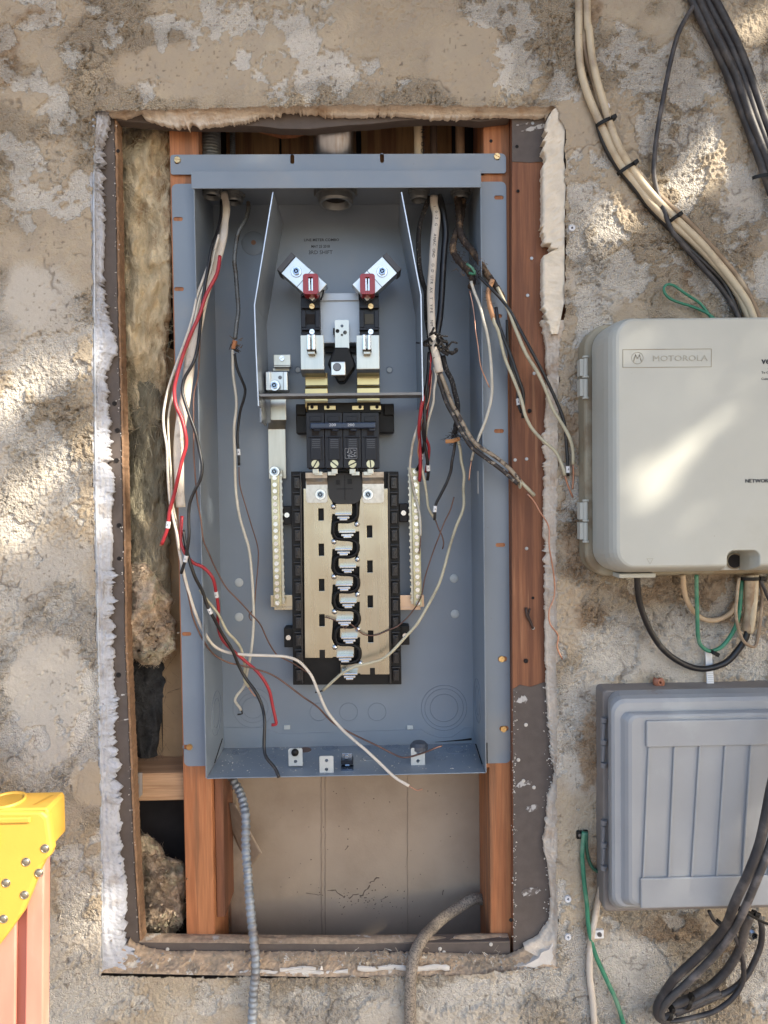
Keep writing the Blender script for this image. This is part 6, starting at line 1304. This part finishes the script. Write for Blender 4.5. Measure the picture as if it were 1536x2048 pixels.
cb = [('thickest black cable descending in front of the grey box from the right edge', [(1700,1180),(1610,1380),(1570,1480),(1545,1560),(1532,1630),(1518,1690),(1498,1745),(1478,1790),(1466,1815),(1452,1850),(1425,1885),(1390,1920),(1352,1955),(1330,1985),(1314,2015),(1318,2035),(1335,2043)], 5.2, [-.11,-.11,-.11,-.095,-.05,-.025,-.02]),
 ('second black cable parallel to the thickest, outer side of the long loop', [(1720,1240),(1625,1440),(1580,1560),(1555,1640),(1537,1700),(1515,1755),(1496,1800),(1478,1840),(1455,1880),(1420,1920),(1380,1960),(1340,2000),(1322,2022),(1326,2036),(1345,2030)], 4.4, [-.11,-.11,-.11,-.09,-.05,-.028,-.024]),
 ('dark cable forming the inner side of the lower loop', [(1500,1830),(1490,1860),(1478,1900),(1455,1940),(1425,1970),(1395,1990),(1360,2005),(1338,2012)], 5.2, [-.06,-.03,-.02,-.018]),
 ('thin black cable bowing out right of the lower loop', [(1468,1868),(1480,1895),(1486,1930),(1484,1965),(1465,1998),(1430,2022),(1390,2035),(1350,2042),(1330,2040)], 3.0, [-.04,-.030,-.024,-.02]),
 ('black cable bowing furthest right at the bottom corner', [(1516,1828),(1524,1855),(1520,1890),(1508,1925),(1490,1955),(1465,1978),(1430,1995),(1390,2012),(1350,2028)], 3.6, [-.02,-.02,-.02,-.022]),
 ('short dark cable coming from under the grey box to the clamp', [(1418,1822),(1428,1838),(1440,1850),(1452,1862)], 2.4, [-.02,-.02,-.02]),
 ('grey cable stub lying inside the lower loop', [(1340,2020),(1365,2018),(1385,2008),(1410,1996),(1440,1985)], 4.4, [-.020,-.022,-.02])]
for i, (lb, pts, r, ys) in enumerate(cb): wallcable(lb, pts, r, w_dusty if i != 1 else mat('dusty_black2', (.07, .066, .066), .6, var=.25, col2=(.14, .125, .12), c2scale=40), ys=ys, name='black_cable')
tie('long black cable tie round the black cables at the foot of the grey box', (1487,1818), -.35, 50, -.075)
tie('black cable tie on the thick cable just below the grey box', (1448,1848), -.55, 34, -.035)
tie('black cable tie low on the looped cables, near the bottom edge', (1375,2005), 1.1, 30, -.028)
tie('black cable tie at the very bottom of the looped cables', (1338,2028), 1.2, 26, -.026)
wire('tie_tail', 'long loose tail of a black cable tie pointing right', 'cable tie', [(1478,1815),(1500,1830),(1520,1842),(1545,1852)], [-.08,-.08], 1.6, plasticb, rb=.6)
cm = thing('cable_clamp', 'small metal clamp with a bolt right of the black cables', 'clamp', P(1500, 1868, 0)); mb = MB(); mb.pbox(1490, 1858, 1512, 1876, -.008, .001); part('clamp_band', mb, flexd, cm, bevel=.001); piece('clamp_bolt', hex_me, cm, P(1505, 1868, -.0085))
# ------------------------------------------------------------------ stepladder, lower left
YLd = -.30
ld = thing('stepladder', 'yellow capped stepladder with orange red fibreglass rails at the lower left', 'stepladder', P(40, 2200, YLd))
cap = [(-420,1626),(84,1624),(95,1634),(99,1660),(104,1700),(100,1712),(88,1724),(76,1748),(62,1785),(44,1828),(16,1868),(-10,1902),(-420,1960)]
mb = MB(); mb.pprism([cap], YLd, YLd+.010); cp = part('top_cap', mb, yell, ld, bevel=.003, seg=3)
mb = MB(); a_, b__, c_, d_ = R(-420, 1625, 92, 1640, YLd)
mb.box(a_, b__, YLd+.002, YLd+.034, d_-.003, d_+.0005); part('cap_tray', mb, yell, ld, bevel=.0025, seg=3)
mb = MB(); mb.box(b__-.0035, b__+.0010, YLd+.002, YLd+.034, P(0, 1705, YLd).z, d_-.001); part('cap_side', mb, yell, ld, bevel=.002, seg=3)
mb = MB(); mb.pbox(-420, 1640, 60, 1652, YLd-.0025, YLd); mb.pbox(-18, 1648, -5, 1700, YLd-.0025, YLd); part('cap_rib', mb, yell, ld, bevel=.0012)
zt_ = d_+.0006
mb = MB(); qx = P(-8, 1640, YLd).x; mb.lathe((qx, YLd+.017, 0), [(.0155, zt_-.0002), (.0155, zt_+.0020), (.0135, zt_+.0020), (.0130, zt_-.0002)], n=40, cap=False); part('tool_ring', mb, yell, ld, smooth=True)
mb = MB(); mb.lathe((qx, YLd+.017, 0), [(.0001, zt_+.0004), (.0131, zt_+.0004)], n=32); part('tool_hole', mb, mat('yellow_recess_shade', (.40, .23, .03), .6), ld)  # flat disc in darker yellow, painting the shade inside the hole
mb = MB(); q0 = Vector((P(56,1640,YLd).x, YLd+.008, zt_+.0004)); mb.add([q0, q0+Vector((.0030, 0, 0)), q0+Vector((.010, .018, 0)), q0+Vector((.007, .018, 0))], [(0, 1, 2, 3)]); part('cap_slit', mb, MATS['yellow_recess_shade'], ld)  # slit drawn as a flat sheet in the same painted shade
rvb = MB().lathe((0, 0, 0), [(.0001, -.0009), (.0018, -.0008), (.0027, -.0003), (.0028, .0005)], n=16, axis='Y'); rvb.torus((0, 0, 0), .0034, .0004, n=18, m=5); rv = rvb.mesh('rivet', rivet_m, smooth=True)
for x, y in ((90,1697),(52,1724),(12,1766),(49,1790),(7,1838),(78,1746)): piece('rivet', rv, cp, P(x, y, YLd-.0004))
for x0, x1 in ((54, 88), (-400, 32)):
    mb = MB(); mb.pprism([[(x0, 1690), (x1, 1690), (x1-4, 2300), (x0-8, 2300)]], YLd+.0105, YLd+.014); part('rail', mb, redf, ld, bevel=.0012)
mb = MB(); mb.pprism([[(28, 1690), (58, 1690), (50, 2300), (20, 2300)]], YLd+.019, YLd+.023); part('rail_web', mb, redf, ld, bevel=.001)
mb = MB(); mb.pprism([[(84, 1690), (88, 1690), (84, 2300), (80, 2300)]], YLd+.014, YLd+.026); part('rail_side', mb, redf, ld, bevel=.0008)
